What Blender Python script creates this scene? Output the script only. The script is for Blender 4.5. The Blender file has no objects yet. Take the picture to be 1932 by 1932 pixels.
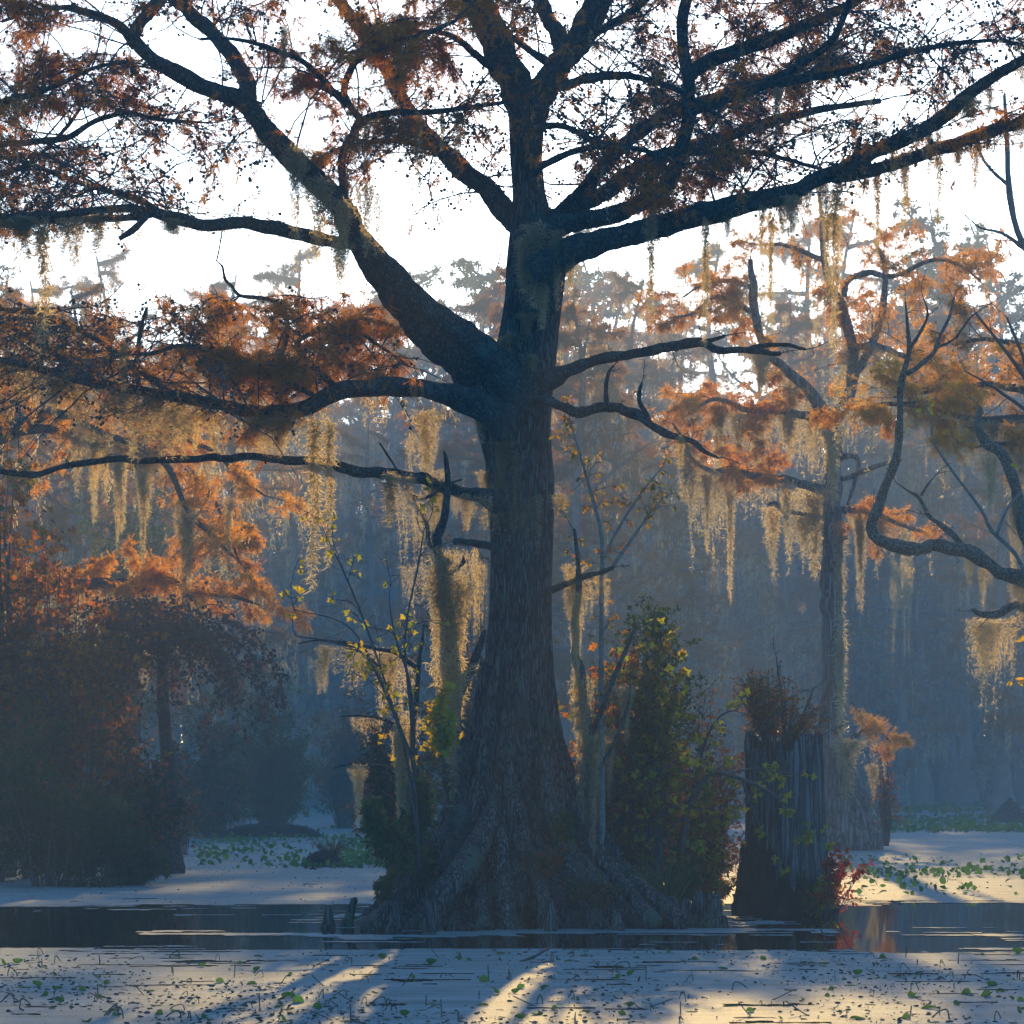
import bpy, math
import numpy as np
from mathutils import Vector

sc = bpy.context.scene
C = bpy.context.collection
R = math.radians

# ---------------------------------------------------------------- camera
FPX, HZ, CH = 5700.0, 1470.0, 1.5          # focal length in 1/1932 of the frame, horizon row, eye height
cam = bpy.data.objects.new("camera", bpy.data.cameras.new("camera"))
C.objects.link(cam)
cam.location = (0, 0, CH)
cam.rotation_euler = (R(90), 0, 0)
cam.data.sensor_width = 36
cam.data.lens = 36 * FPX / 1932
cam.data.shift_y = (HZ - 966) / 1932
cam.data.clip_start = 0.1
cam.data.clip_end = 2000
cam.data.dof.use_dof = True
cam.data.dof.focus_distance = 31
cam.data.dof.aperture_fstop = 9
sc.camera = cam

# ---------------------------------------------------------------- sky, sun, exposure
SUN_EL, SUN_AZ = 12.8, 3.0                 # degrees; azimuth from the view direction, plus = to the right
w = bpy.data.worlds.new("World"); sc.world = w; w.use_nodes = True
nt = w.node_tree
sky = nt.nodes.new("ShaderNodeTexSky"); sky.sky_type = 'NISHITA'; sky.sun_disc = False
sky.sun_elevation = R(SUN_EL); sky.sun_rotation = R(SUN_AZ)
sky.air_density = 1.0; sky.dust_density = 1.2; sky.ozone_density = 6.0
bg = nt.nodes["Background"]; bg.inputs[1].default_value = 0.15
sat = nt.nodes.new("ShaderNodeHueSaturation"); sat.inputs['Saturation'].default_value = 1.5; sat.inputs['Hue'].default_value = .495
nt.links.new(sky.outputs[0], sat.inputs['Color']); nt.links.new(sat.outputs[0], bg.inputs[0])
# bright morning mist round the sun, part of the sky
tc = nt.nodes.new("ShaderNodeTexCoord"); dp = nt.nodes.new("ShaderNodeVectorMath"); dp.operation = 'DOT_PRODUCT'
dp.inputs[1].default_value = (math.sin(R(SUN_AZ)) * math.cos(R(SUN_EL)), math.cos(R(SUN_AZ)) * math.cos(R(SUN_EL)), math.sin(R(SUN_EL)))
nt.links.new(tc.outputs['Generated'], dp.inputs[0])
cr = nt.nodes.new("ShaderNodeValToRGB"); e = cr.color_ramp.elements; cr.color_ramp.interpolation = 'EASE'
e[0].position = .80; e[0].color = (0, 0, 0, 1); e[1].position = .955; e[1].color = (1.0, .95, .86, 1)
nt.links.new(dp.outputs['Value'], cr.inputs[0])
bg2 = nt.nodes.new("ShaderNodeBackground"); bg2.inputs[1].default_value = .46; nt.links.new(cr.outputs[0], bg2.inputs[0])
ad_ = nt.nodes.new("ShaderNodeAddShader"); nt.links.new(bg.outputs[0], ad_.inputs[0]); nt.links.new(bg2.outputs[0], ad_.inputs[1])
nt.links.new(ad_.outputs[0], nt.nodes['World Output'].inputs[0])
sun = bpy.data.objects.new("sun", bpy.data.lights.new("sun", 'SUN')); C.objects.link(sun)
sun.data.energy = 5.0; sun.data.angle = R(0.5); sun.data.color = (1.0, 0.655, 0.22)
sd = Vector((math.sin(R(SUN_AZ)) * math.cos(R(SUN_EL)), math.cos(R(SUN_AZ)) * math.cos(R(SUN_EL)), math.sin(R(SUN_EL))))
sun.rotation_euler = sd.to_track_quat('Z', 'Y').to_euler()
sun.location = sd * 100
sc.view_settings.view_transform = 'Standard'; sc.view_settings.look = 'None'
sc.view_settings.gamma = 1.0; sc.view_settings.use_curve_mapping = False
sc.view_settings.exposure = 1.3
cy = sc.cycles
cy.max_bounces = 6; cy.diffuse_bounces = 2; cy.glossy_bounces = 2; cy.transmission_bounces = 4
cy.volume_bounces = 0; cy.transparent_max_bounces = 6
cy.use_denoising = True; cy.denoiser = 'OPENIMAGEDENOISE'
cy.sample_clamp_indirect = 4.0
cy.use_fast_gi = False

# ---------------------------------------------------------------- helpers
def at(px, py, Y): return np.array([(px - 966) / FPX * Y, Y, CH + (HZ - py) / FPX * Y])
def sz(px, Y): return px / FPX * Y
def depth_of(py): return CH * FPX / (py - HZ)
def ground(px, py):
    Y = depth_of(py); return at(px, py, Y)
def nrm(v): return v / np.maximum(np.linalg.norm(v, axis=-1, keepdims=True), 1e-9)
def rng_(s): return np.random.default_rng(s)

def mesh_obj(name, V, F3=None, F4=None, mat=None, parent=None, smooth=False, mats=None, midx=None):
    V = np.asarray(V, dtype=np.float32).reshape(-1, 3)
    me = bpy.data.meshes.new(name)
    F3 = np.zeros((0, 3), int) if F3 is None else np.asarray(F3).reshape(-1, 3)
    F4 = np.zeros((0, 4), int) if F4 is None else np.asarray(F4).reshape(-1, 4)
    loops = np.concatenate([F3.ravel(), F4.ravel()]).astype(np.int32)
    n = len(F3) + len(F4)
    starts = np.concatenate([np.arange(len(F3)) * 3, len(F3) * 3 + np.arange(len(F4)) * 4]).astype(np.int32)
    me.vertices.add(len(V)); me.vertices.foreach_set("co", V.ravel())
    me.loops.add(len(loops)); me.loops.foreach_set("vertex_index", loops)
    me.polygons.add(n); me.polygons.foreach_set("loop_start", starts)
    if mat is not None: me.materials.append(mat)
    if mats is not None:
        for m in mats: me.materials.append(m)
        me.polygons.foreach_set("material_index", np.asarray(midx, dtype=np.int32))
    me.polygons.foreach_set("use_smooth", np.full(n, smooth))
    me.update(calc_edges=True); me.validate()
    o = bpy.data.objects.new(name, me); C.objects.link(o)
    if parent is not None: o.parent = parent
    return o

class MB:
    def __init__(s): s.V = []; s.T = []; s.Q = []; s.n = 0
    def add(s, V, T=None, Q=None):
        V = np.asarray(V, dtype=np.float32).reshape(-1, 3)
        s.V.append(V)
        if T is not None and len(T): s.T.append(np.asarray(T).reshape(-1, 3) + s.n)
        if Q is not None and len(Q): s.Q.append(np.asarray(Q).reshape(-1, 4) + s.n)
        s.n += len(V); return s
    def build(s, name, mat, parent=None, smooth=False, rel=None):
        if not s.V: return None
        V = np.concatenate(s.V)
        if rel is not None: V = V - np.asarray(rel, dtype=np.float32)
        T = np.concatenate(s.T) if s.T else None
        Q = np.concatenate(s.Q) if s.Q else None
        return mesh_obj(name, V, T, Q, mat, parent, smooth)

def thing(name, label, cat, loc=(0, 0, 0), group=None):
    o = bpy.data.objects.new(name, None); C.objects.link(o)
    o.location = tuple(float(v) for v in loc); o.empty_display_size = 0.3
    o['label'] = label; o['category'] = cat
    if group: o['group'] = group
    return o
def tag(o, label, cat, group=None, kind=None):
    o['label'] = label; o['category'] = cat
    if group: o['group'] = group
    if kind: o['kind'] = kind
    return o
def structure(o): o['kind'] = 'structure'; return o

def tubes(P, Rr, k=4, rng=None, cap=False):
    """N paths of n points, radii the same shape -> (verts, quads)."""
    P = np.asarray(P, float)
    if P.ndim == 2: P = P[None]; Rr = np.asarray(Rr)[None]
    N, n, _ = P.shape
    T = np.gradient(P, axis=1); T = nrm(T)
    mean = nrm(P[:, -1] - P[:, 0])
    ref = np.where(np.abs(mean[:, 2:3]) > 0.8, np.array([[1.0, 0.1, 0.05]]), np.array([[0.05, 0.1, 1.0]]))
    U = nrm(np.cross(T, ref[:, None, :])); W = np.cross(T, U)
    a = np.arange(k) / k * 2 * np.pi
    V = P[:, :, None, :] + Rr[:, :, None, None] * (np.cos(a)[None, None, :, None] * U[:, :, None, :] + np.sin(a)[None, None, :, None] * W[:, :, None, :])
    idx = np.arange(N * n * k).reshape(N, n, k)
    a0 = idx[:, :-1, :]; a1 = idx[:, 1:, :]
    Q = np.stack([a0, np.roll(a0, -1, 2), np.roll(a1, -1, 2), a1], -1).reshape(-1, 4)
    return V.reshape(-1, 3), Q

def spline(pts, rad, step):
    """Catmull-Rom through pts at about `step` spacing."""
    P = np.asarray(pts, float); rad = np.asarray(rad, float)
    Pe = np.vstack([2 * P[0] - P[1], P, 2 * P[-1] - P[-2]])
    out = []; ro = []
    for i in range(len(P) - 1):
        p0, p1, p2, p3 = Pe[i:i + 4]
        m = max(2, int(np.linalg.norm(p2 - p1) / step))
        t = np.linspace(0, 1, m, endpoint=False)[:, None]
        out.append(0.5 * (2 * p1 + (p2 - p0) * t + (2 * p0 - 5 * p1 + 4 * p2 - p3) * t ** 2 + (3 * p1 - p0 - 3 * p2 + p3) * t ** 3))
        ro.append(rad[i] + (rad[i + 1] - rad[i]) * t[:, 0])
    out.append(P[-1:]); ro.append(rad[-1:])
    return np.vstack(out), np.concatenate(ro)

def knobby_tube(pts, rad, step, k, seed, knob=0.10, wig=0.0, tip=True):
    """A limb: closed tip, uneven outline, small wander."""
    rng = rng_(seed)
    P, r = spline(pts, rad, step)
    n = len(P)
    if wig:
        nz = rng.normal(0, 1, (n, 3))
        for _ in range(2): nz = (nz + np.roll(nz, 1, 0) + np.roll(nz, -1, 0)) / 3
        fade = np.minimum(1, np.minimum(np.arange(n), np.arange(n)[::-1]) / 4)[:, None]
        P = P + nz * wig * r[:, None] * fade
    V, Q = tubes(P, r, k)
    V = V.reshape(n, k, 3)
    ang = np.arange(k) / k * 2 * np.pi
    s = np.arange(n) * step
    d = np.zeros((n, k))
    for j in range(7):
        f = rng.uniform(0.25, 2.6) / max(r.mean(), 0.01) * 0.45; m = rng.integers(0, 5); ph = rng.uniform(0, 6.28, 2)
        d += np.sin(s[:, None] * f + ph[0]) * np.cos(m * ang[None] + ph[1])
    d = d / 2.6 * knob + rng.normal(0, knob * 0.25, (n, k))
    V = P[:, None] + (V - P[:, None]) * (1 + d[..., None])
    V = V.reshape(-1, 3); T = None
    if tip:
        V = np.vstack([V, P[-1] + (P[-1] - P[-2]) * 0.4])
        b = (n - 1) * k; c = n * k
        T = np.array([[b + i, b + (i + 1) % k, c] for i in range(k)])
    return V, T, Q, P, r

def frames(D, rng):
    D = nrm(D); ref = nrm(rng.normal(0, 1, D.shape))
    U = nrm(np.cross(D, ref)); W = np.cross(D, U)
    return np.stack([D, U, W], 1)            # rows: local x, y, z

def scatter(mb, tv, tt, pos, D, scale, rng, roll=None, F=None):
    """Place the template (verts tv, tris tt; its x axis along D) at every pos."""
    if len(pos) == 0: return
    if F is None: F = frames(D, rng)
    scale = np.broadcast_to(np.asarray(scale, float).reshape(-1, 1, 1) if np.ndim(scale) else np.full((1, 1, 1), float(scale)), (len(pos), 1, 1))
    V = np.einsum('mi,nij->nmj', tv, F) * scale + pos[:, None, :]
    T = (tt[None] + (np.arange(len(pos)) * len(tv))[:, None, None]).reshape(-1, 3)
    mb.add(V.reshape(-1, 3), T)

# ---------------------------------------------------------------- leaf templates (unit size)
def needle_spray(n=8, seed=0):
    rng = rng_(seed); V = []; T = []
    def sl(a, b, w):
        d = nrm(b - a); s = nrm(np.cross(d, rng.normal(0, 1, 3))) * w
        i = len(V); V.extend([a - s, a + s, b]); T.append([i, i + 1, i + 2])
    sl(np.zeros(3), np.array([1.0, 0, 0.02]), 0.018)
    for i in range(n):
        x = 0.1 + 0.85 * i / n
        for s in (-1, 1):
            b = np.array([x + rng.uniform(.12, .3), s * rng.uniform(.22, .38) * (1.15 - 0.6 * x), rng.uniform(-.12, .05)])
            sl(np.array([x, 0, 0]), b, 0.026)
    return np.array(V), np.array(T)
def leaf_simple():
    V = np.array([[0, 0, 0], [.3, .2, .05], [.3, -.2, .05], [.68, .17, .03], [.68, -.17, .03], [1, 0, -.1], [.5, 0, -.04]])
    T = np.array([[0, 6, 1], [0, 2, 6], [1, 6, 3], [2, 4, 6], [3, 6, 5], [4, 5, 6]])
    return V, T
def leaf_narrow():
    V = np.array([[0, 0, 0], [.4, .11, .03], [.4, -.11, .03], [1, 0, -.08], [.45, 0, -.03]])
    T = np.array([[0, 4, 1], [0, 2, 4], [1, 4, 3], [2, 3, 4]])
    return V, T
def leaf_maple():
    ang = np.array([180, 128, 100, 78, 52, 36, 12, 0, -12, -36, -52, -78, -100, -128])
    rad = np.array([.12, .34, .36, .62, .34, .40, .46, .72, .46, .40, .34, .62, .36, .34])
    a = np.radians(ang)
    ring = np.stack([.45 + rad * np.cos(a), rad * np.sin(a), -.16 * rad ** 2 - .05 * np.abs(np.sin(a))], 1)
    V = np.vstack([[[.42, 0, .02]], ring]); n = len(ring)
    T = np.array([[0, 1 + i, 1 + (i + 1) % n] for i in range(n)])
    return V, T
def cone_ball(seed=0):
    rng = rng_(seed)
    t = (1 + 5 ** .5) / 2
    v = np.array([[-1, t, 0], [1, t, 0], [-1, -t, 0], [1, -t, 0], [0, -1, t], [0, 1, t], [0, -1, -t], [0, 1, -t], [t, 0, -1], [t, 0, 1], [-t, 0, -1], [-t, 0, 1]])
    v = nrm(v) * 0.5 * (1 + rng.uniform(-.1, .12, (12, 1)))
    f = np.array([[0, 11, 5], [0, 5, 1], [0, 1, 7], [0, 7, 10], [0, 10, 11], [1, 5, 9], [5, 11, 4], [11, 10, 2], [10, 7, 6], [7, 1, 8], [3, 9, 4], [3, 4, 2], [3, 2, 6], [3, 6, 8], [3, 8, 9], [4, 9, 5], [2, 4, 11], [6, 2, 10], [8, 6, 7], [9, 8, 1]])
    return v, f
SPR = [needle_spray(7, i) for i in range(3)]
SPR_FAR = [needle_spray(3, i) for i in range(3)]
SPR_FAR = [(np.where(True, v * np.array([1, 1.3, 1]), v), t) for v, t in SPR_FAR]
CONE = cone_ball()

# ---------------------------------------------------------------- growth, all paths at once
def walk(start, D, L, rng, n=8, wander=.16, grav=-.03, lift=0.0):
    N = len(start); D = nrm(D); st = (np.asarray(L) / (n - 1))[:, None]
    P = np.zeros((N, n, 3)); P[:, 0] = start
    for i in range(1, n):
        D = nrm(D + rng.normal(0, wander, (N, 3)) + np.array([0, 0, grav * i / n * 2 + lift]))
        P[:, i] = P[:, i - 1] + D * st
    return P
def along(P, t):
    """Points and tangents on paths P[N,n,3] at t[N,m] in 0..1."""
    N, n, _ = P.shape
    x = t * (n - 1); i = np.clip(x.astype(int), 0, n - 2); f = (x - i)[..., None]
    a = P[np.arange(N)[:, None], i]; b = P[np.arange(N)[:, None], i + 1]
    return a * (1 - f) + b * f, nrm(b - a)
def side_twigs(P, L, rng, m, frac=.38, n=5, grav=-.06, zs=.5, wander=.18, t0=.12):
    N = len(P)
    t = np.clip(t0 + (1 - t0) * (np.arange(m)[None] + rng.uniform(0, 1, (N, m))) / m, 0, .995)
    p, T = along(P, t)
    side = nrm(np.cross(T, np.array([0, 0, 1.0])) + 1e-6)
    sgn = np.where((np.arange(m) % 2)[None] == 0, 1, -1)[..., None] * rng.choice([1, -1], (N, 1, 1))
    nz = rng.normal(0, .45, (N, m, 3)) * np.array([1, 1, zs + .5])
    D = nrm(.65 * T + sgn * side * .8 + nz)
    l = (np.asarray(L)[:, None] * frac * (1.05 - .7 * t) * rng.uniform(.5, 1.4, (N, m)))
    l = np.maximum(l, .04)
    Pt = walk(p.reshape(-1, 3), D.reshape(-1, 3), l.ravel(), rng, n, wander, grav)
    return Pt, l.ravel(), np.repeat(np.arange(N), m)
def leaf_points(P, rng, k, down=.5, spread=.6, t0=.15):
    N = len(P)
    t = np.clip(rng.uniform(t0, 1, (N, k)), 0, .999)
    p, T = along(P, t)
    D = nrm(.6 * T + rng.normal(0, spread, (N, k, 3)) + np.array([0, 0, -down]))
    return p.reshape(-1, 3), D.reshape(-1, 3)
def taper(r0, r1, n, N):
    t = np.linspace(0, 1, n)[None]
    return np.asarray(r0).reshape(-1, 1) * (1 - t) + np.asarray(r1).reshape(-1, 1) * t + np.zeros((N, n))
def patch(p, s=1.0, seed=0.0):
    q = p * s + seed
    return (np.sin(q[:, 0] * 1.9 + 1.3 * np.sin(q[:, 2] * 1.1)) + np.sin(q[:, 2] * 2.3 + 1.7 * np.sin(q[:, 1] * .9 + q[:, 0] * .6)) + np.sin(q[:, 1] * 1.4 + q[:, 0] * 1.1)) / 3

# ---------------------------------------------------------------- materials
def newmat(name):
    m = bpy.data.materials.new(name); m.use_nodes = True
    t = m.node_tree; t.nodes.clear()
    o = t.nodes.new("ShaderNodeOutputMaterial")
    return m, t, o
def ramp(t, stops, interp='LINEAR'):
    r = t.nodes.new("ShaderNodeValToRGB"); r.color_ramp.interpolation = interp
    e = r.color_ramp.elements
    while len(e) < len(stops): e.new(.5)
    for i, (p, c) in enumerate(stops):
        e[i].position = p; e[i].color = (*c, 1)
    return r
def leafmat(name, cols, trans=.5, rough=.45, gloss=.15, pscale=.7, tcol=None):
    """Thin leaf: diffuse + translucent, colour varies from leaf to leaf and in drifts."""
    m, t, o = newmat(name); N = t.nodes; Lk = t.links
    g = N.new("ShaderNodeNewGeometry")
    ns = N.new("ShaderNodeTexNoise"); ns.inputs['Scale'].default_value = pscale; ns.inputs['Detail'].default_value = 2
    Lk.new(g.outputs['Position'], ns.inputs['Vector'])
    mp = N.new("ShaderNodeMapRange"); mp.inputs[1].default_value = .3; mp.inputs[2].default_value = .7
    Lk.new(ns.outputs[0], mp.inputs[0])
    mx = N.new("ShaderNodeMix"); mx.data_type = 'FLOAT'; mx.inputs[0].default_value = .5
    Lk.new(mp.outputs[0], mx.inputs[2]); Lk.new(g.outputs['Random Per Island'], mx.inputs[3])
    k = len(cols)
    r = ramp(t, [(i / (k - 1) * .8 + .1, c) for i, c in enumerate(cols)])
    Lk.new(mx.outputs[0], r.inputs[0])
    d = N.new("ShaderNodeBsdfDiffuse"); tr = N.new("ShaderNodeBsdfTranslucent")
    Lk.new(r.outputs[0], d.inputs[0])
    hs = N.new("ShaderNodeHueSaturation"); hs.inputs['Saturation'].default_value = 1.12; hs.inputs['Value'].default_value = tcol or 1.6
    Lk.new(r.outputs[0], hs.inputs['Color']); Lk.new(hs.outputs[0], tr.inputs[0])
    s = N.new("ShaderNodeMixShader"); s.inputs[0].default_value = trans
    Lk.new(d.outputs[0], s.inputs[1]); Lk.new(tr.outputs[0], s.inputs[2])
    out = s
    if gloss:
        gl = N.new("ShaderNodeBsdfGlossy"); gl.inputs['Roughness'].default_value = rough
        fr = N.new("ShaderNodeFresnel"); fr.inputs[0].default_value = 1.4
        ml = N.new("ShaderNodeMath"); ml.operation = 'MULTIPLY'; ml.inputs[1].default_value = gloss * 4
        Lk.new(fr.outputs[0], ml.inputs[0])
        s2 = N.new("ShaderNodeMixShader"); Lk.new(ml.outputs[0], s2.inputs[0])
        Lk.new(s.outputs[0], s2.inputs[1]); Lk.new(gl.outputs[0], s2.inputs[2]); out = s2
    Lk.new(out.outputs[0], o.inputs[0])
    return m
def barkmat(name, dark, mid, lite, lichen=None, lich_amt=.5, scale=9.0, stretch=.12, bump=.6, lscale=3.5, dist=.03, moss=None, dis=.09):
    """Furrowed plates: stretched voronoi cells over noise, with lichen patches."""
    m, t, o = newmat(name); N = t.nodes; Lk = t.links
    g = N.new("ShaderNodeNewGeometry")
    mp = N.new("ShaderNodeMapping"); mp.inputs['Scale'].default_value = (1, 1, stretch)
    n0 = N.new("ShaderNodeTexNoise"); n0.inputs['Scale'].default_value = 5; n0.inputs['Detail'].default_value = 6
    Lk.new(g.outputs['Position'], n0.inputs['Vector'])
    ad = N.new("ShaderNodeMix"); ad.data_type = 'VECTOR'; ad.inputs[0].default_value = dis
    Lk.new(g.outputs['Position'], ad.inputs[4]); Lk.new(n0.outputs['Color'], ad.inputs[5])
    Lk.new(ad.outputs[1], mp.inputs['Vector'])
    vo = N.new("ShaderNodeTexVoronoi"); vo.feature = 'DISTANCE_TO_EDGE'; vo.inputs['Randomness'].default_value = 1.0; vo.inputs['Scale'].default_value = scale
    Lk.new(mp.outputs[0], vo.inputs['Vector'])
    v2 = N.new("ShaderNodeTexVoronoi"); v2.inputs['Scale'].default_value = scale
    Lk.new(mp.outputs[0], v2.inputs['Vector'])
    n1 = N.new("ShaderNodeTexNoise"); n1.inputs['Scale'].default_value = scale * 2.2; n1.inputs['Detail'].default_value = 6
    Lk.new(mp.outputs[0], n1.inputs['Vector'])
    mr = N.new("ShaderNodeMapRange"); mr.inputs[1].default_value = 0; mr.inputs[2].default_value = .16
    Lk.new(vo.outputs['Distance'], mr.inputs[0])
    mu = N.new("ShaderNodeMath"); mu.operation = 'MULTIPLY'
    Lk.new(mr.outputs[0], mu.inputs[0]); Lk.new(n1.outputs[0], mu.inputs[1])
    r = ramp(t, [(.05, dark), (.35, mid), (.7, lite)])
    Lk.new(mu.outputs[0], r.inputs[0])
    hs = N.new("ShaderNodeHueSaturation"); Lk.new(r.outputs[0], hs.inputs['Color'])
    m2 = N.new("ShaderNodeMapRange"); m2.inputs[3].default_value = .65; m2.inputs[4].default_value = 1.7
    sx = N.new("ShaderNodeSeparateColor"); Lk.new(v2.outputs['Color'], sx.inputs[0]); Lk.new(sx.outputs[0], m2.inputs[0]); Lk.new(m2.outputs[0], hs.inputs['Value'])
    col = hs.outputs[0]
    for cc, amt, s, thr in ((lichen, lich_amt, lscale, .56), (moss, .9, 1.1, .52)):
        if cc is None: continue
        nl = N.new("ShaderNodeTexNoise"); nl.inputs['Scale'].default_value = s; nl.inputs['Detail'].default_value = 8; nl.inputs['Roughness'].default_value = .68
        Lk.new(g.outputs['Position'], nl.inputs['Vector'])
        ml = N.new("ShaderNodeMapRange"); ml.inputs[1].default_value = thr; ml.inputs[2].default_value = thr + .05; ml.inputs[4].default_value = amt
        Lk.new(nl.outputs[0], ml.inputs[0])
        mc = N.new("ShaderNodeMix"); mc.data_type = 'RGBA'; mc.inputs[7].default_value = (*cc, 1)
        Lk.new(ml.outputs[0], mc.inputs[0]); Lk.new(col, mc.inputs[6]); col = mc.outputs[2]
    b = N.new("ShaderNodeBsdfPrincipled"); b.inputs['Roughness'].default_value = .85; b.inputs['Specular IOR Level'].default_value = .25
    Lk.new(col, b.inputs['Base Color'])
    bp = N.new("ShaderNodeBump"); bp.inputs['Strength'].default_value = bump; bp.inputs['Distance'].default_value = dist
    Lk.new(mu.outputs[0], bp.inputs['Height']); Lk.new(bp.outputs[0], b.inputs['Normal'])
    Lk.new(b.outputs[0], o.inputs[0])
    return m
def plainmat(name, c, rough=.8, var=.3, scale=6):
    m, t, o = newmat(name); N = t.nodes; Lk = t.links
    g = N.new("ShaderNodeNewGeometry"); n = N.new("ShaderNodeTexNoise"); n.inputs['Scale'].default_value = scale; n.inputs['Detail'].default_value = 5
    Lk.new(g.outputs['Position'], n.inputs['Vector'])
    c = np.array(c); r = ramp(t, [(.3, tuple(c * (1 - var))), (.7, tuple(np.minimum(1, c * (1 + var))))])
    Lk.new(n.outputs[0], r.inputs[0])
    b = N.new("ShaderNodeBsdfPrincipled"); b.inputs['Roughness'].default_value = rough; b.inputs['Specular IOR Level'].default_value = .3
    bp = N.new("ShaderNodeBump"); bp.inputs['Strength'].default_value = .5; bp.inputs['Distance'].default_value = .01
    Lk.new(n.outputs[0], bp.inputs['Height']); Lk.new(bp.outputs[0], b.inputs['Normal'])
    Lk.new(r.outputs[0], b.inputs['Base Color']); Lk.new(b.outputs[0], o.inputs[0]); return m

M = {}
M['bark'] = barkmat('cypress_bark', (.006, .005, .005), (.034, .027, .027), (.15, .125, .125), (.055, .085, .07), .7, 40, .10, 1.0, 4.0, .02, dis=.05)
M['limb'] = barkmat('limb_bark', (.010, .008, .008), (.038, .028, .026), (.10, .078, .07), (.06, .095, .085), .6, 36, .6, .8, 4.0, .015)
M['root'] = barkmat('root_bark', (.006, .005, .005), (.050, .040, .036), (.15, .12, .11), (.07, .11, .06), .85, 30, .09, 1.0, 2.2, .02, dis=.06)  # lighter than the trunk bark: ridge highlight put into the colour, plus green lichen
M['twig'] = plainmat('twig_bark', (.075, .06, .058), .8, .3, 20)
M['twig_pale'] = plainmat('pale_twig_bark', (.16, .15, .14), .7, .3, 20)
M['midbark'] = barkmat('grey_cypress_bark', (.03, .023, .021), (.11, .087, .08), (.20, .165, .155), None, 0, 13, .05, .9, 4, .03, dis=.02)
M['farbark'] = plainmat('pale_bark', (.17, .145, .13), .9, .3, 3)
M['wood'] = barkmat('weathered_wood', (.02, .018, .018), (.075, .072, .075), (.13, .125, .13), (.05, .06, .035), .5, 22, .035, 1.0, 2.0, .02, dis=.02)
M['rotten'] = plainmat('rotten_peat', (.018, .013, .010), .95, .5, 14)
M['tupelo'] = barkmat('tupelo_bark', (.02, .018, .016), (.10, .095, .08), (.22, .21, .18), (.17, .20, .16), .6, 38, .7, 1.0, 5, .015)
M['rust'] = leafmat('rust_needles', [(.17, .075, .028), (.34, .145, .04), (.48, .23, .06), (.28, .14, .045)], .6, tcol=1.7, gloss=0)
M['rust_far'] = leafmat('rust_needles_far', [(.14, .06, .025), (.26, .11, .04), (.30, .15, .05), (.16, .12, .05)], .55, tcol=1.6, gloss=0, pscale=.12)
M['gold'] = leafmat('sunlit_rust_needles', [(.20, .085, .028), (.42, .20, .045), (.56, .30, .07), (.34, .18, .05)], .7, tcol=1.9, gloss=0)  # rust needles made brighter, sun glow put into the colour
M['moss'] = leafmat('spanish_moss', [(.15, .14, .11), (.27, .23, .15), (.38, .30, .17)], .76, tcol=2.3, gloss=0)
M['cone'] = plainmat('cypress_cone', (.06, .042, .035), .7, .3, 30)
M['green'] = leafmat('dark_green_leaves', [(.012, .026, .010), (.028, .052, .016), (.055, .085, .025)], .35, gloss=0, tcol=1.8)
M['willow'] = leafmat('olive_leaves', [(.03, .05, .02), (.06, .09, .03), (.11, .12, .035)], .4, gloss=0, tcol=1.7)
M['maple'] = leafmat('maple_autumn_leaves', [(.04, .07, .02), (.13, .11, .025), (.28, .14, .03), (.22, .06, .025)], .55, gloss=0, tcol=1.7)
M['yellow'] = leafmat('yellow_leaves', [(.10, .16, .025), (.38, .30, .04), (.45, .24, .04)], .55, gloss=0, tcol=1.6)
M['red'] = leafmat('red_leaves', [(.26, .035, .03), (.34, .08, .03), (.22, .05, .04)], .5, gloss=0, tcol=1.6)
M['orange'] = leafmat('orange_leaves', [(.24, .08, .025), (.38, .16, .03), (.20, .06, .03), (.13, .11, .03)], .55, gloss=0, tcol=1.7)
M['maroon'] = leafmat('maroon_leaves', [(.09, .04, .028), (.18, .075, .04), (.26, .12, .045)], .45, gloss=0, tcol=1.6)
M['pad'] = leafmat('lily_pad', [(.022, .06, .02), (.05, .11, .03), (.10, .16, .04)], .4, gloss=0, rough=.5, tcol=2.0)
M['paddry'] = plainmat('dead_pad_stem', (.06, .055, .04), .6, .4, 12)
M['grass'] = leafmat('sedge_grass', [(.05, .08, .02), (.12, .14, .04), (.20, .15, .06)], .5, gloss=.1)

# ================================================================ WATER
def watermat():
    m, t, o = newmat('dark_water'); N = t.nodes; Lk = t.links
    g = N.new("ShaderNodeNewGeometry"); mp = N.new("ShaderNodeMapping"); mp.inputs['Scale'].default_value = (.8, 2.2, 1)
    n = N.new("ShaderNodeTexNoise"); n.inputs['Scale'].default_value = 2.5; n.inputs['Detail'].default_value = 3
    Lk.new(g.outputs['Position'], mp.inputs[0]); Lk.new(mp.outputs[0], n.inputs['Vector'])
    bp = N.new("ShaderNodeBump"); bp.inputs['Strength'].default_value = .03; bp.inputs['Distance'].default_value = .01
    Lk.new(n.outputs[0], bp.inputs['Height'])
    b = N.new("ShaderNodeBsdfPrincipled"); b.inputs['Base Color'].default_value = (.010, .008, .006, 1)
    b.inputs['Roughness'].default_value = .03; b.inputs['IOR'].default_value = 1.33
    Lk.new(bp.outputs[0], b.inputs['Normal']); Lk.new(b.outputs[0], o.inputs[0]); return m
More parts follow.
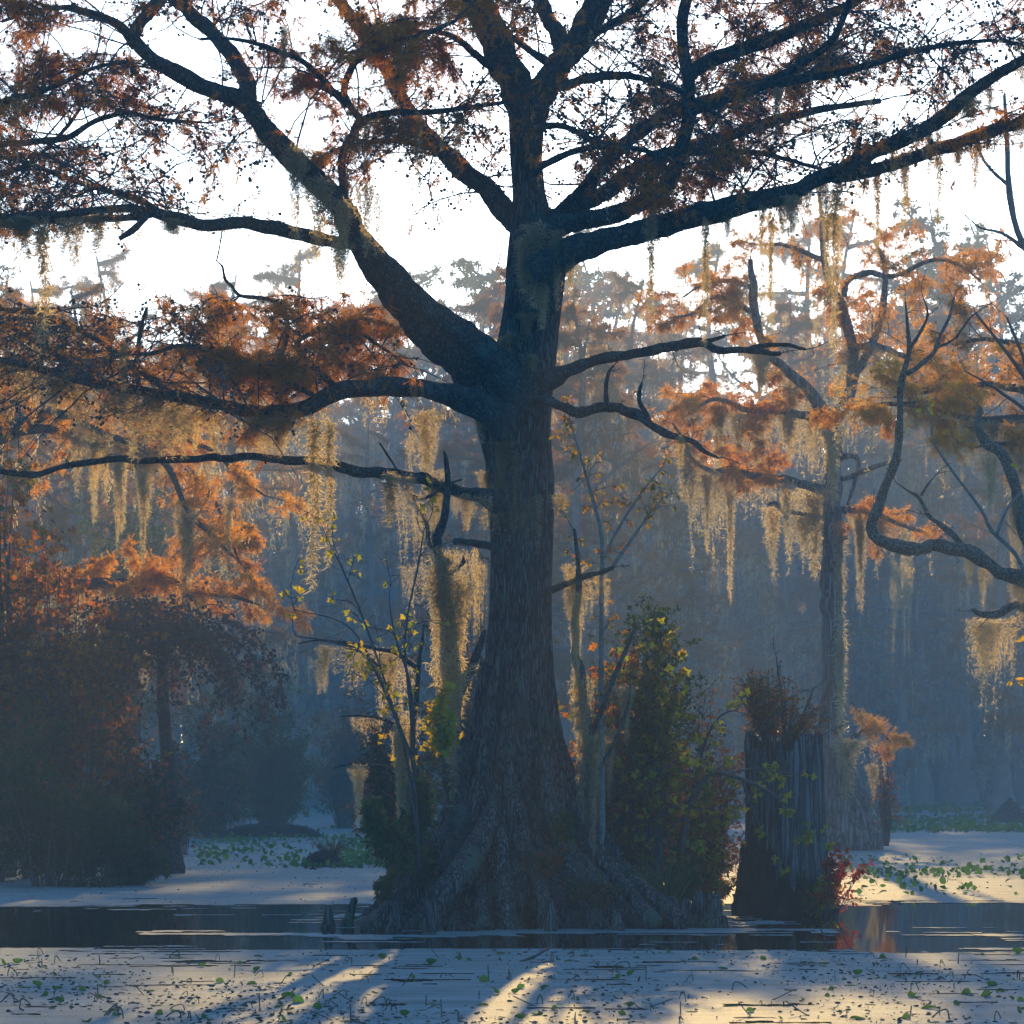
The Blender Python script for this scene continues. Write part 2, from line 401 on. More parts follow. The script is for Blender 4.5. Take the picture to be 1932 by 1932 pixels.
def weedmat():
    m, t, o = newmat('duckweed'); N = t.nodes; Lk = t.links
    g = N.new("ShaderNodeNewGeometry")
    n = N.new("ShaderNodeTexNoise"); n.inputs['Scale'].default_value = 55; n.inputs['Detail'].default_value = 4
    Lk.new(g.outputs['Position'], n.inputs['Vector'])
    mp = N.new("ShaderNodeMapping"); mp.inputs['Scale'].default_value = (.35, 1.6, 1)
    Lk.new(g.outputs['Position'], mp.inputs[0])
    n2 = N.new("ShaderNodeTexNoise"); n2.inputs['Scale'].default_value = 2.4; n2.inputs['Detail'].default_value = 9; n2.inputs['Roughness'].default_value = .68
    Lk.new(mp.outputs[0], n2.inputs['Vector'])
    r = ramp(t, [(.30, (.035, .055, .045)), (.45, (.12, .175, .175)), (.62, (.20, .265, .275))])
    mx = N.new("ShaderNodeMix"); mx.data_type = 'FLOAT'; mx.inputs[0].default_value = .7
    Lk.new(n.outputs[0], mx.inputs[2]); Lk.new(n2.outputs[0], mx.inputs[3]); Lk.new(mx.outputs[0], r.inputs[0])
    b = N.new("ShaderNodeBsdfPrincipled"); Lk.new(r.outputs[0], b.inputs['Base Color'])
    b.inputs['Roughness'].default_value = .75; b.inputs['Specular IOR Level'].default_value = .08
    bp = N.new("ShaderNodeBump"); bp.inputs['Strength'].default_value = .8; bp.inputs['Distance'].default_value = .012
    b2 = N.new("ShaderNodeBump"); b2.inputs['Strength'].default_value = .5; b2.inputs['Distance'].default_value = .03
    Lk.new(n2.outputs[0], b2.inputs['Height']); Lk.new(b2.outputs[0], bp.inputs['Normal'])
    Lk.new(n.outputs[0], bp.inputs['Height']); Lk.new(bp.outputs[0], b.inputs['Normal'])
    Lk.new(b.outputs[0], o.inputs[0]); return m
M['water'] = watermat(); M['weed'] = weedmat()
W_ = 900.0
structure(mesh_obj('water', [(-W_, -30, 0), (W_, -30, 0), (W_, 1200, 0), (-W_, 1200, 0)], None, [(0, 1, 2, 3)], M['water']))

def vnoise(x, y, seed):
    rng = rng_(seed); G = rng.uniform(0, 1, (256, 256))
    xi = np.floor(x).astype(int); yi = np.floor(y).astype(int); fx = x - xi; fy = y - yi
    fx = fx * fx * (3 - 2 * fx); fy = fy * fy * (3 - 2 * fy)
    a = G[xi % 256, yi % 256]; b = G[(xi + 1) % 256, yi % 256]; c = G[xi % 256, (yi + 1) % 256]; d = G[(xi + 1) % 256, (yi + 1) % 256]
    return (a * (1 - fx) + b * fx) * (1 - fy) + (c * (1 - fx) + d * fx) * fy
def fbm(x, y, seed, o=4):
    s = 0; a = .5; tot = 0
    for i in range(o): s = s + a * vnoise(x * 2 ** i, y * 2 ** i, seed + i); tot += a; a *= .55
    return s / tot
def weed_cover(X, Y):
    """1 where duckweed floats, 0 on open water."""
    n = fbm(X * .22, Y * 1.3, 11, 5)
    n2 = fbm(X * .7, Y * 4.5, 31, 4)
    nb = fbm(X * .28 + 7, Y * .25, 91, 5)
    near = 26.7 + (nb - .5) * 4.6 + .05 * np.abs(X - 1)
    far = 36.8 + (nb - .5) * 8 + (n - .5) * 2 + np.where(X > 3, (X - 3) * .2, 0)
    d = np.minimum(Y - near, far - Y)                    # > 0 inside the open lead
    core = 1 - np.clip(d / 1.1, -1, 1)
    cov = core * .5 + (n2 - .5) * 1.15 + (n - .5) * .5
    strip = np.exp(-((Y - 29.4 - .5 * np.sin(X * .9) - .25 * np.sin(X * 2.3 + 1)) / .42) ** 2) * .55 * (np.abs(X + .2) < 3.4)
    ring = np.exp(-((np.hypot((X - .22) * .95, Y - 31.8) - 2.25) / .3) ** 2) * .4
    cov = cov + strip + ring
    n3 = fbm(X * 1.3 + 40, Y * 5.5, 51, 4)
    hole = (Y < 27) & (n3 * .7 + n * .3 < .335)
    hole |= (Y > 36) & (Y < 60) & (n2 * .6 + n * .4 < .25)
    return (cov > .30) & ~hole
def sheet(x0, x1, y0, y1, cx, cyy, jit=.35):
    xs = np.arange(x0, x1 + cx, cx); ys = np.arange(y0, y1 + cyy, cyy)
    X, Y = np.meshgrid(xs, ys); rng = rng_(5)
    Xc = (X[:-1, :-1] + cx / 2); Yc = (Y[:-1, :-1] + cyy / 2)
    keep = weed_cover(Xc, Yc)
    X = X + rng.uniform(-jit, jit, X.shape) * cx; Y = Y + rng.uniform(-jit, jit, Y.shape) * cyy
    Z = np.full(X.shape, .004)
    V = np.stack([X, Y, Z], -1).reshape(-1, 3); nx = X.shape[1]
    i, j = np.nonzero(keep); a = i * nx + j
    return V, np.stack([a, a + 1, a + 1 + nx, a + nx], 1)
mb = MB()
V, Q = sheet(-5.5, 5.5, 9, 27.96, .05, .10); mb.add(V, None, Q)
V, Q = sheet(-12, 12, 27.96, 60.02, .07, .16); mb.add(V, None, Q)
mb.add([(-12, 9, .004), (-5.5, 9, .004), (-5.5, 27.96, .004), (-12, 27.96, .004)], None, [(0, 1, 2, 3)])
mb.add([(5.5, 9, .004), (12, 9, .004), (12, 27.96, .004), (5.5, 27.96, .004)], None, [(0, 1, 2, 3)])
mb.add([(-300, 60.1, .004), (300, 60.1, .004), (300, 600, .004), (-300, 600, .004)], None, [(0, 1, 2, 3)])
mb.add([(-300, 9, .004), (-12, 9, .004), (-12, 60.02, .004), (-300, 60.02, .004)], None, [(0, 1, 2, 3)])
mb.add([(12, 9, .004), (300, 9, .004), (300, 60.02, .004), (12, 60.02, .004)], None, [(0, 1, 2, 3)])
weed = mb.build('duckweed', M['weed'])
tag(weed, 'pale mat of duckweed floating on the swamp water', 'duckweed', kind='stuff')

# ================================================================ SPANISH MOSS
MOSS = {}
def moss_mesh(kind, seed, fine=1.0):
    rng = rng_(seed)
    if kind == 'rope': ns, w, dens = 18, .045, 120
    elif kind == 'curtain': ns, w, dens = 64, .26, 62
    elif kind == 'mass': ns, w, dens = 78, .16, 70
    else: ns, w, dens = 24, .10, 70
    ns = max(4, int(ns * fine)); dens = int(dens * fine)
    x0 = np.clip(rng.normal(0, w * .5, ns), -w, w) if kind != 'curtain' else rng.uniform(-w, w, ns)
    y0 = rng.normal(0, w * .28, ns)
    if kind == 'curtain':
        env = .45 + .55 * np.abs(np.sin(x0 / w * 2.3 + rng.uniform(0, 6)) * np.cos(x0 / w * 5.1 + rng.uniform(0, 6)))
        L = env * rng.uniform(.12, 1, ns)
    else:
        L = np.exp(-(x0 / (w * .8)) ** 2) * rng.uniform(.18, 1, ns)
        L[:2] = 1.0; x0[:2] *= .3
    pos = []; D = []
    for i in range(ns):
        m = max(6, int(dens * L[i])); t = np.sort(rng.uniform(0, 1, m))
        pull = 1 - .55 * t if kind in ('rope', 'mass') else 1 - .15 * t
        ph = rng.uniform(0, 6.28, 3)
        wv = rng.uniform(.006, .022)
        x = x0[i] * pull + wv * np.sin(t * 9 * L[i] + ph[0]) + rng.normal(0, .007 * (1.3 - t), m)
        if kind == 'mass': pull = pull * np.minimum(1, .12 + 3.0 * t)
        y = y0[i] * pull + .010 * np.sin(t * 7 * L[i] + ph[1]) + rng.normal(0, .007, m)
        z = -t * L[i] - (0 if i < 2 else rng.uniform(0, .10))
        pos.append(np.stack([x, y, z], 1))
        d = rng.normal(0, .75, (m, 3)); d[:, 2] = -rng.normal(.6, .6, m); D.append(d)
    pos = np.concatenate(pos); D = nrm(np.concatenate(D))
    tv = np.array([[0, -.045, 0], [0, .045, 0], [.5, .05, .20], [.5, -.02, .20], [1, .02, -.08]])
    tt = np.array([[0, 1, 2], [0, 2, 3], [3, 2, 4]])
    mb = MB(); scatter(mb, tv, tt, pos, D, rng.uniform(.030, .066, len(pos)) * (1 if fine == 1 else 1.3), rng)
    V = np.concatenate(mb.V); T = np.concatenate(mb.T)
    o = mesh_obj('spanish_moss', V, T, None, M['moss']); me = o.data
    bpy.data.objects.remove(o); return me
for kk in ('rope', 'curtain', 'tuft', 'mass'):
    MOSS[kk] = [moss_mesh(kk, 40 + 7 * i + len(kk)) for i in range(3)]
    MOSS[kk + '_far'] = [moss_mesh(kk, 140 + 7 * i + len(kk), .85) for i in range(2)]
moss_n = 0
def moss(p, length, width, kind, label, group=None, seed=0, far=False):
    """One clump hanging from p; length and width in metres."""
    global moss_n
    rng = rng_(900 + moss_n); moss_n += 1
    base = {'rope': .05, 'curtain': .26, 'tuft': .10, 'mass': .16}[kind]
    ms = MOSS[kind + ('_far' if far else '')]
    o = bpy.data.objects.new('spanish_moss', ms[rng.integers(len(ms))]); C.objects.link(o)
    o.location = tuple(map(float, p)); s = width / (2 * base)
    o.scale = (s * rng.choice([-1, 1]), max(s, .5), length)
    o.rotation_euler = (0, 0, rng.uniform(-.5, .5))
    tag(o, label, 'spanish moss', group); return o

# ================================================================ THE GREAT CYPRESS
YM = 31.8
tree = thing('cypress_tree', 'huge old bald cypress with wide buttressed base and spreading limbs over the water', 'tree', (at(965, HZ, YM)[0], YM, 0))
def cparent(o, root):
    """Keep the world position when parenting to an Empty."""
    if o is None: return None
    o.parent = root; o.matrix_parent_inverse = root.matrix_basis.inverted(); return o
def zc(py, Y): return CH + (HZ - py) / FPX * Y
prof = [(1795, 600, 1350), (1739, 665, 1300), (1700, 695, 1262), (1665, 730, 1222), (1625, 770, 1185), (1588, 804, 1155), (1521, 835, 1112), (1455, 862, 1078), (1388, 892, 1058),
        (1277, 913, 1048), (1180, 923, 1044), (1077, 926, 1041), (960, 922, 1041), (900, 916, 1043), (877, 917, 1041), (811, 902, 1037), (750, 893, 1040), (700, 905, 1046), (644, 940, 1052),
        (560, 955, 1062), (500, 958, 1070), (433, 964, 1050), (367, 968, 1029), (300, 962, 1021), (233, 959, 1025), (190, 957, 1036), (165, 975, 1024)]
def build_trunk():
    rng = rng_(3); K = 220
    ys = np.array([p[0] for p in prof], float)[::-1]; L = np.array([p[1] for p in prof], float)[::-1]; Rr = np.array([p[2] for p in prof], float)[::-1]
    rows = np.arange(1795, 165, -5.0); l = np.interp(rows, ys, L); r = np.interp(rows, ys, Rr)
    for _ in range(3):
        l[1:-1] = (l[:-2] + l[1:-1] * 2 + l[2:]) / 4; r[1:-1] = (r[:-2] + r[1:-1] * 2 + r[2:]) / 4
    z = zc(rows, YM); cx = ((l + r) / 2 - 966) / FPX * YM; hw = (r - l) / 2 / FPX * YM
    th = np.arange(K) / K * 2 * np.pi
    ridges = np.sort(rng.uniform(0, 2 * np.pi, 17)); amp = rng.uniform(.5, 1, 17); wd = rng.uniform(.05, .13, 17); tw = rng.normal(0, .10, 17)
    V = np.zeros((len(z), K, 3))
    for i, zz in enumerate(z):
        f = np.clip(1 - zz / 4.4, 0, 1) ** 1.35; rd = np.zeros(K)
        for a, am, ww, t_ in zip(ridges, amp, wd, tw):
            d = (th - a - t_ * zz + np.pi) % (2 * np.pi) - np.pi
            rd = np.maximum(rd, am * np.exp(-(d / (ww * (1.6 - .6 * f))) ** 2))
        fur = .012 * np.sin(th * 31 + 1.2 * np.sin(zz * 2)) + .010 * np.sin(th * 47 + zz * 1.3)
        lump = .03 * np.sin(th * 3 + zz * 1.7) + .02 * np.sin(th * 5 - zz * 2.9 + 1) + .035 * f * np.sin(th * 11 + zz * 6) * np.sin(zz * 9 + th * 4)
        rad = hw[i] * (1 - .50 * f + .56 * f * rd + lump * (1 - .3 * f) + fur)
        V[i, :, 0] = cx[i] + rad * np.cos(th); V[i, :, 1] = YM + rad * .93 * np.sin(th); V[i, :, 2] = zz
    idx = np.arange(len(z) * K).reshape(len(z), K)
    a = idx[:-1]; b = idx[1:]
    Q = np.stack([a, np.roll(a, -1, 1), np.roll(b, -1, 1), b], -1).reshape(-1, 4)
    return V.reshape(-1, 3), Q, z, cx, hw
V, Q, tz, tcx, thw = build_trunk()
cparent(mesh_obj('trunk', V, None, Q, M['bark'], None, True), tree)
# roots that run down the buttress into the water
rng = rng_(8); mbr = MB()
for i in range(58):
    th = rng.uniform(math.pi, 2 * math.pi) if i < 48 else rng.uniform(0, math.pi)
    z0 = rng.uniform(.25, 1.25) if i % 3 else rng.uniform(1.2, 2.8)
    pts = []
    for j, zz in enumerate(np.linspace(z0, -.12, 6)):
        c_ = np.interp(zz, tz, tcx); h_ = np.interp(zz, tz, thw); f = np.clip(1 - zz / 3.6, 0, 1) ** 1.5
        rr = h_ * (1 - .46 * f) + (.04 + .26 * h_ * (1 - zz / z0) ** 1.4)
        a = th + (rng.normal(0, .02)) + .05 * j * rng.choice([-1, 1]) * .5
        pts.append((c_ + rr * math.cos(a), YM + rr * .93 * math.sin(a), zz))
    r0 = rng.uniform(.03, .07); r1 = rng.uniform(.06, .16)
    V, T, Q, _, _ = knobby_tube(pts, np.linspace(r0, r1, 6), .06, 10, 100 + i, .16)
    mbr.add(V, T, Q)
# the big pale root slanting down
pts = [at(938, 1500, YM - .62), at(925, 1545, YM - .85), at(900, 1600, YM - 1.15), at(872, 1645, YM - 1.4), at(838, 1685, YM - 1.6), at(822, 1725, YM - 1.75), at(815, 1765, YM - 1.8)]
V, T, Q, _, _ = knobby_tube(pts, [.05, .10, .13, .15, .13, .10, .12], .05, 14, 77, .14); mbr.add(V, T, Q)
for (x0, y0, x1, y1) in ((842, 1690, 855, 1760), (770, 1670, 700, 1752), (760, 1690, 735, 1755), (905, 1640, 915, 1755), (1000, 1600, 1040, 1755), (1150, 1640, 1235, 1745), (1180, 1650, 1290, 1745), (1100, 1660, 1130, 1755), (945, 1560, 960, 1757)):
    pts = [at(x0 + (x1 - x0) * t, y0 + (y1 - y0) * t ** 1.1, YM - 1.0 - .72 * t) for t in np.linspace(0, 1, 6)]
    V, T, Q, _, _ = knobby_tube(pts, [.04, .06, .07, .08, .09, .10], .05, 10, x0, .2); mbr.add(V, T, Q)
cparent(mbr.build('roots', M['root'], None, True), tree)

def limbpts(Y0, Y1, pts):
    n = len(pts); out = []; rr = []
    d = np.cumsum([0] + [math.hypot(pts[i][0] - pts[i - 1][0], pts[i][1] - pts[i - 1][1]) for i in range(1, n)]); d = d / d[-1]
    for (x, y, r), t in zip(pts, d):
        Y = Y0 + (Y1 - Y0) * t; out.append(at(x, y, Y)); rr.append(sz(r, Y))
    return np.array(out), np.array(rr)
LIMBS = [  # (depth start, depth end, foliage boughs per metre, bough length range, first fraction with boughs, points (x, y, radius px))
 ('A1', 31.5, 30.6, 0, 0, 0, [(985, 760, 40), (950, 706, 34), (900, 655, 27), (845, 610, 25), (790, 566, 24), (735, 515, 23), (695, 470, 23), (665, 437, 24), (650, 395, 23)]),
 ('A2', 32.1, 31.2, 0, 0, 0, [(975, 800, 55), (925, 738, 44), (870, 690, 34), (812, 640, 27), (762, 590, 21), (718, 535, 18), (684, 480, 17), (662, 430, 16)]),
 ('A3', 30.6, 30.9, 2.6, (.6, 1.6), .2, [(655, 425, 23), (640, 385, 23), (600, 345, 22), (560, 305, 21), (517, 262, 20), (475, 210, 19), (447, 185, 18), (405, 172, 16), (367, 157, 15), (320, 130, 14), (283, 108, 14), (252, 76, 13)]),
 ('A3a', 30.9, 30.5, 3.5, (.5, 1.3), .1, [(258, 88, 11), (235, 58, 9), (200, 36, 8), (165, 22, 6), (123, 13, 5), (60, 22, 4), (5, 40, 3)]),
 ('A3b', 30.9, 31.6, 2.5, (.5, 1.3), .2, [(252, 80, 12), (258, 52, 12), (280, 25, 12), (302, 0, 12), (325, -35, 11), (350, -90, 10)]),
 ('A4', 30.9, 32.2, 2.2, (.5, 1.4), .15, [(468, 205, 17), (466, 165, 16), (452, 128, 15), (428, 92, 14), (400, 60, 14), (362, 28, 13), (320, -15, 12), (270, -70, 11)]),
 ('B', 31.0, 29.8, 3.2, (.5, 1.5), .3, [(668, 455, 13), (640, 458, 13), (590, 447, 13), (550, 440, 12), (500, 428, 12), (450, 421, 12), (383, 424, 12), (330, 410, 11), (273, 400, 9), (233, 393, 8), (150, 401, 7), (67, 406, 6), (-20, 407, 5), (-120, 400, 4)]),
 ('B2', 30.2, 31.2, 3.0, (.4, 1.2), .2, [(290, 404, 7), (225, 412, 7), (150, 413, 6), (70, 418, 6), (-10, 425, 5), (-90, 440, 4)]),
 ('B3', 30.1, 29.8, 3.0, (.3, .8), .3, [(275, 408, 7), (255, 430, 6), (228, 449, 5)]),
 ('B4', 30.4, 32.8, 4, (.5, 1.6), .15, [(300, 400, 6), (262, 376, 6), (210, 362, 5), (150, 345, 5), (90, 322, 4), (20, 300, 4), (-60, 290, 3)]),
 ('A3c', 30.2, 30.9, 5.0, (.4, 1.1), .25, [(-60, 60, 6), (-95, 140, 6), (-40, 196, 6), (40, 183, 6), (90, 168, 5), (130, 150, 4), (180, 128, 4), (235, 116, 3)]),
 ('B5', 31.8, 31.0, 3.6, (.4, 1.2), .15, [(-80, 292, 7), (0, 273, 6), (60, 268, 6), (133, 257, 6), (180, 228, 5), (243, 214, 4), (300, 225, 4), (400, 232, 2)]),
 ('B6', 31.6, 32.4, 3.6, (.4, 1.2), .15, [(-60, 345, 6), (0, 328, 5), (50, 312, 5), (100, 268, 4), (150, 205, 3), (145, 170, 2)]),
 ('C', 30.7, 31.3, 3.6, (.4, 1.3), .25, [(652, 385, 9), (646, 335, 8), (646, 295, 8), (665, 255, 8), (684, 229, 8), (710, 218, 7), (750, 212, 6), (800, 211, 6), (860, 206, 5), (930, 196, 4), (985, 190, 3)]),
 ('C2', 31.0, 30.2, 3.6, (.4, 1.2), .2, [(684, 229, 8), (660, 200, 7), (648, 172, 7), (658, 140, 7), (672, 115, 6), (705, 95, 6), (745, 78, 5), (800, 66, 4), (860, 40, 3)]),
 ('C3', 30.9, 30.0, 3.2, (.4, 1.2), .1, [(655, 200, 7), (635, 180, 6), (610, 150, 6), (567, 113, 5), (520, 95, 5), (483, 82, 4), (430, 72, 3), (380, 74, 3)]),
 ('C4', 30.9, 30.9, 0, 0, 0, [(645, 185, 8), (620, 168, 7), (588, 155, 5)]),
 ('D', 32.2, 34.2, 2.6, (.5, 1.5), .15, [(990, 450, 22), (950, 392, 20), (921, 362, 19), (880, 330, 18), (850, 300, 17), (824, 273, 16), (790, 240, 15), (760, 193, 14), (738, 140, 14), (708, 105, 13), (685, 60, 12), (650, 15, 12), (610, -40, 11)]),
 ('D2', 33.0, 32.2, 3.0, (.4, 1.2), .2, [(845, 295, 7), (800, 275, 6), (740, 266, 5), (690, 268, 4), (640, 280, 3)]),
 ('E', 31.0, 29.6, 2.8, (.5, 1.5), .22, [(1010, 520, 34), (1055, 490, 30), (1104, 462, 26), (1177, 444, 23), (1240, 428, 21), (1300, 410, 20), (1388, 388, 19), (1450, 374, 18), (1500, 358, 18), (1571, 328, 17), (1655, 283, 14), (1738, 247, 12), (1790, 211, 12), (1855, 157, 11), (1932, 112, 10), (2020, 62, 9), (2120, 20, 8)]),
 ('E2', 30.3, 31.6, 2.2, (.4, 1.2), .15, [(1571, 335, 13), (1640, 322, 13), (1705, 301, 12), (1788, 276, 12), (1871, 247, 12), (1940, 226, 11), (2020, 200, 10), (2120, 180, 8)]),
 ('E3', 30.4, 29.4, 2.5, (.3, .8), .4, [(1560, 333, 7), (1600, 310, 7), (1616, 285, 6), (1622, 262, 5)]),
 ('F', 31.3, 31.8, 2.2, (.5, 1.3), .3, [(1020, 450, 26), (1070, 424, 20), (1144, 408, 17), (1211, 384, 16), (1255, 355, 15), (1275, 315, 14), (1287, 270, 13), (1300, 205, 12), (1294, 120, 12), (1286, 66, 11), (1295, 0, 10), (1320, -70, 9)]),
 ('G1', 31.6, 32.2, 4.2, (.5, 1.5), .08, [(1296, 150, 12), (1318, 128, 13), (1388, 97, 13), (1488, 60, 12), (1555, 33, 10), (1621, -3, 9), (1700, -50, 8)]),
 ('G2', 31.6, 30.8, 4.2, (.5, 1.5), .08, [(1296, 215, 10), (1330, 202, 10), (1388, 182, 9), (1455, 155, 9), (1521, 114, 8), (1573, 72, 7), (1596, 20, 6), (1610, -30, 5)]),
 ('G3', 31.2, 30.2, 3.8, (.5, 1.3), .1, [(1455, 160, 7), (1500, 152, 7), (1555, 143, 7), (1638, 123, 6), (1705, 103, 5), (1788, 84, 5), (1888, 77, 3), (1960, 95, 3)]),
 ('H', 32.3, 34.4, 3.4, (.5, 1.5), .15, [(1010, 430, 20), (1060, 408, 17), (1100, 388, 16), (1144, 360, 15), (1211, 312, 14), (1288, 282, 13), (1390, 250, 11), (1470, 225, 9), (1560, 205, 7), (1660, 190, 5)]),
 ('H2', 32.2, 35.0, 3.4, (.5, 1.5), .15, [(1030, 425, 17), (1085, 380, 15), (1125, 328, 14), (1180, 270, 13), (1244, 222, 12), (1310, 198, 11), (1400, 165, 9), (1500, 150, 7), (1600, 130, 5)]),
 ('H3', 32.0, 30.5, 4, (.4, 1.4), .2, [(1235, 300, 8), (1290, 288, 7), (1350, 285, 6), (1440, 290, 5), (1500, 305, 4), (1560, 322, 3)]),
 ('I', 31.5, 30.5, 3.6, (.4, 1.2), .25, [(1005, 322, 8), (1040, 304, 7), (1094, 283, 6), (1161, 277, 5), (1227, 287, 4), (1290, 310, 3)]),
 ('I2', 31.6, 32.6, 3.2, (.4, 1.1), .3, [(1010, 240, 7), (1060, 238, 6), (1115, 262, 5), (1170, 280, 4), (1220, 320, 3)]),
 ('LA', 31.8, 31.5, 2.2, (.5, 1.4), .2, [(998, 235, 32), (978, 180, 31), (956, 120, 30), (935, 75, 29), (912, 32, 28), (890, -15, 27), (860, -80, 25)]),
 ('LB', 31.8, 32.2, 2.4, (.5, 1.4), .2, [(998, 235, 30), (1015, 180, 30), (1044, 140, 26), (1084, 84, 25), (1115, 30, 24), (1140, -20, 23), (1165, -80, 22)]),
 ('LC', 32.2, 33.0, 2.5, (.5, 1.2), .3, [(1070, 105, 16), (1060, 78, 16), (1044, 50, 15), (1027, 18, 14), (1020, -20, 13), (1020, -80, 12)]),
 ('LD', 31.7, 30.8, 3.4, (.4, 1.2), .2, [(985, 150, 9), (940, 132, 8), (900, 105, 7), (860, 72, 6), (820, 60, 4), (760, 58, 3)]),
 ('LE', 31.8, 32.6, 3.4, (.4, 1.2), .2, [(1050, 125, 9), (1010, 104, 8), (975, 75, 6), (940, 55, 4), (900, 30, 3)]),
 ('LF', 31.6, 30.6, 3.8, (.5, 1.4), .2, [(1060, 165, 10), (1100, 150, 9), (1160, 142, 8), (1220, 150, 6), (1280, 170, 5), (1350, 215, 4)]),
 ('LG', 31.7, 31.4, 4.0, (.5, 1.4), .1, [(1085, 90, 9), (1130, 60, 8), (1180, 30, 7), (1230, -10, 6)]),
 ('J', 31.2, 30.0, 3.6, (.5, 1.6), .35, [(960, 800, 36), (905, 768, 27), (854, 750, 21), (810, 735, 18), (777, 731, 17), (727, 729, 18), (680, 734, 17), (644, 739, 17), (605, 758, 16), (567, 772, 14), (500, 776, 12), (450, 770, 11), (400, 761, 11), (350, 752, 10), (300, 744, 10), (217, 729, 9), (150, 716, 8), (67, 693, 7), (0, 679, 6), (-100, 668, 5)]),
 ('J2', 30.6, 29.9, 4.0, (.4, 1.2), .1, [(590, 745, 6), (545, 722, 6), (500, 690, 5), (450, 676, 5), (400, 660, 5), (340, 652, 4), (280, 668, 4), (210, 662, 3)]),
 ('J3', 30.5, 31.5, 3.2, (.4, 1.1), .3, [(545, 712, 6), (526, 688, 5), (540, 640, 5), (543, 612, 5), (528, 578, 4), (505, 565, 4), (488, 562, 4), (452, 557, 4), (438, 540, 3), (424, 527, 3), (420, 503, 2), (408, 492, 1)]),
 ('J4', 30.2, 30.4, 2.5, (.3, .8), .3, [(262, 735, 5), (258, 690, 5), (266, 620, 4), (277, 582, 3)]),
 ('J5', 30.8, 31.4, 4.5, (.4, 1.3), .1, [(640, 735, 7), (600, 700, 6), (560, 650, 5), (610, 620, 4), (660, 618, 4), (720, 655, 3), (770, 690, 3)]),
 ('J6', 30.2, 31.6, 4.0, (.5, 1.4), .1, [(320, 740, 6), (250, 690, 6), (180, 640, 5), (100, 600, 4), (20, 585, 4), (-60, 580, 3)]),
 ('J7', 30.3, 32.0, 3.6, (.5, 1.4), .1, [(180, 722, 6), (120, 680, 6), (60, 640, 5), (0, 610, 4), (-80, 590, 4)]),
 ('K', 31.3, 29.9, 0, 0, 0, [(940, 945, 22), (905, 937, 14), (861, 930, 11), (811, 908, 11), (761, 895, 11), (694, 890, 10), (644, 880, 10), (567, 871, 8), (467, 862, 7), (367, 866, 7), (300, 868, 6), (217, 866, 6), (167, 872, 6), (117, 881, 5), (60, 896, 6), (0, 889, 5), (-70, 880, 4)]),
 ('L', 31.4, 30.3, 0, 0, 0, [(1000, 735, 26), (1044, 712, 18), (1077, 697, 12), (1110, 686, 10), (1144, 677, 10), (1211, 664, 9), (1260, 655, 9), (1300, 648, 9), (1328, 647, 8), (1358, 660, 7), (1405, 660, 6), (1455, 667, 5), (1472, 667, 4)]),
 ('L2', 30.5, 30.2, 0, 0, 0, [(1410, 660, 5), (1431, 653, 5), (1465, 650, 4), (1488, 651, 4), (1518, 659, 3)]),
 ('L3', 30.7, 30.6, 0, 0, 0, [(1310, 647, 6), (1345, 641, 4), (1366, 634, 3)]),
 ('M', 31.4, 30.2, 0, 0, 0, [(1005, 745, 14), (1041, 758, 9), (1070, 770, 9), (1094, 777, 10), (1144, 767, 9), (1184, 775, 9), (1210, 785, 9), (1228, 803, 8), (1261, 820, 6), (1288, 828, 6), (1311, 834, 5), (1330, 852, 4), (1355, 864, 2)]),
 ('M2', 30.9, 30.8, 0, 0, 0, [(1146, 765, 5), (1143, 740, 4), (1144, 721, 4), (1150, 700, 3), (1158, 690, 2)]),
 ('M3', 30.7, 30.6, 0, 0, 0, [(1226, 798, 6), (1216, 775, 5), (1206, 755, 4), (1208, 735, 4), (1211, 722, 2)]),
 ('N', 31.3, 31.0, 0, 0, 0, [(940, 1034, 9), (900, 1025, 7), (857, 1021, 6)]),
 ('N2', 31.4, 30.8, 0, 0, 0, [(1025, 1118, 8), (1060, 1106, 6), (1094, 1091, 6), (1130, 1082, 5), (1157, 1071, 4)]),
]
def proj(p): return 966 + p[:, 0] / p[:, 1] * FPX, HZ - (p[:, 2] - CH) / p[:, 1] * FPX
LP = {}
fol_limbs = []; dead_limbs = []; FR = []
for i, (nm, Y0, Y1, dens, Lr, t0, pts) in enumerate(LIMBS):
    P, rr = limbpts(Y0, Y1, pts)
    dead = nm[0] in 'KLMN' and nm[:2] not in ('LA', 'LB', 'LC', 'LD', 'LE', 'LF', 'LG')
    thick = rr.max() > .06
    V, T, Q, Pp, rp = knobby_tube(P, rr, .05 if thick else .06, 18 if thick else 10, 300 + i, .16 if not dead else .20, .15 if not dead else .35)
    cparent(mesh_obj('limb', V, T, Q, M['limb'], None, True), tree)
    LP[nm] = (Pp, rp)
    if dens: fol_limbs.append((Pp, rp, dens, Lr, t0))
    elif nm[0] in 'KLMN': dead_limbs.append((Pp, rp, 1.3, (.08, .42), .15))

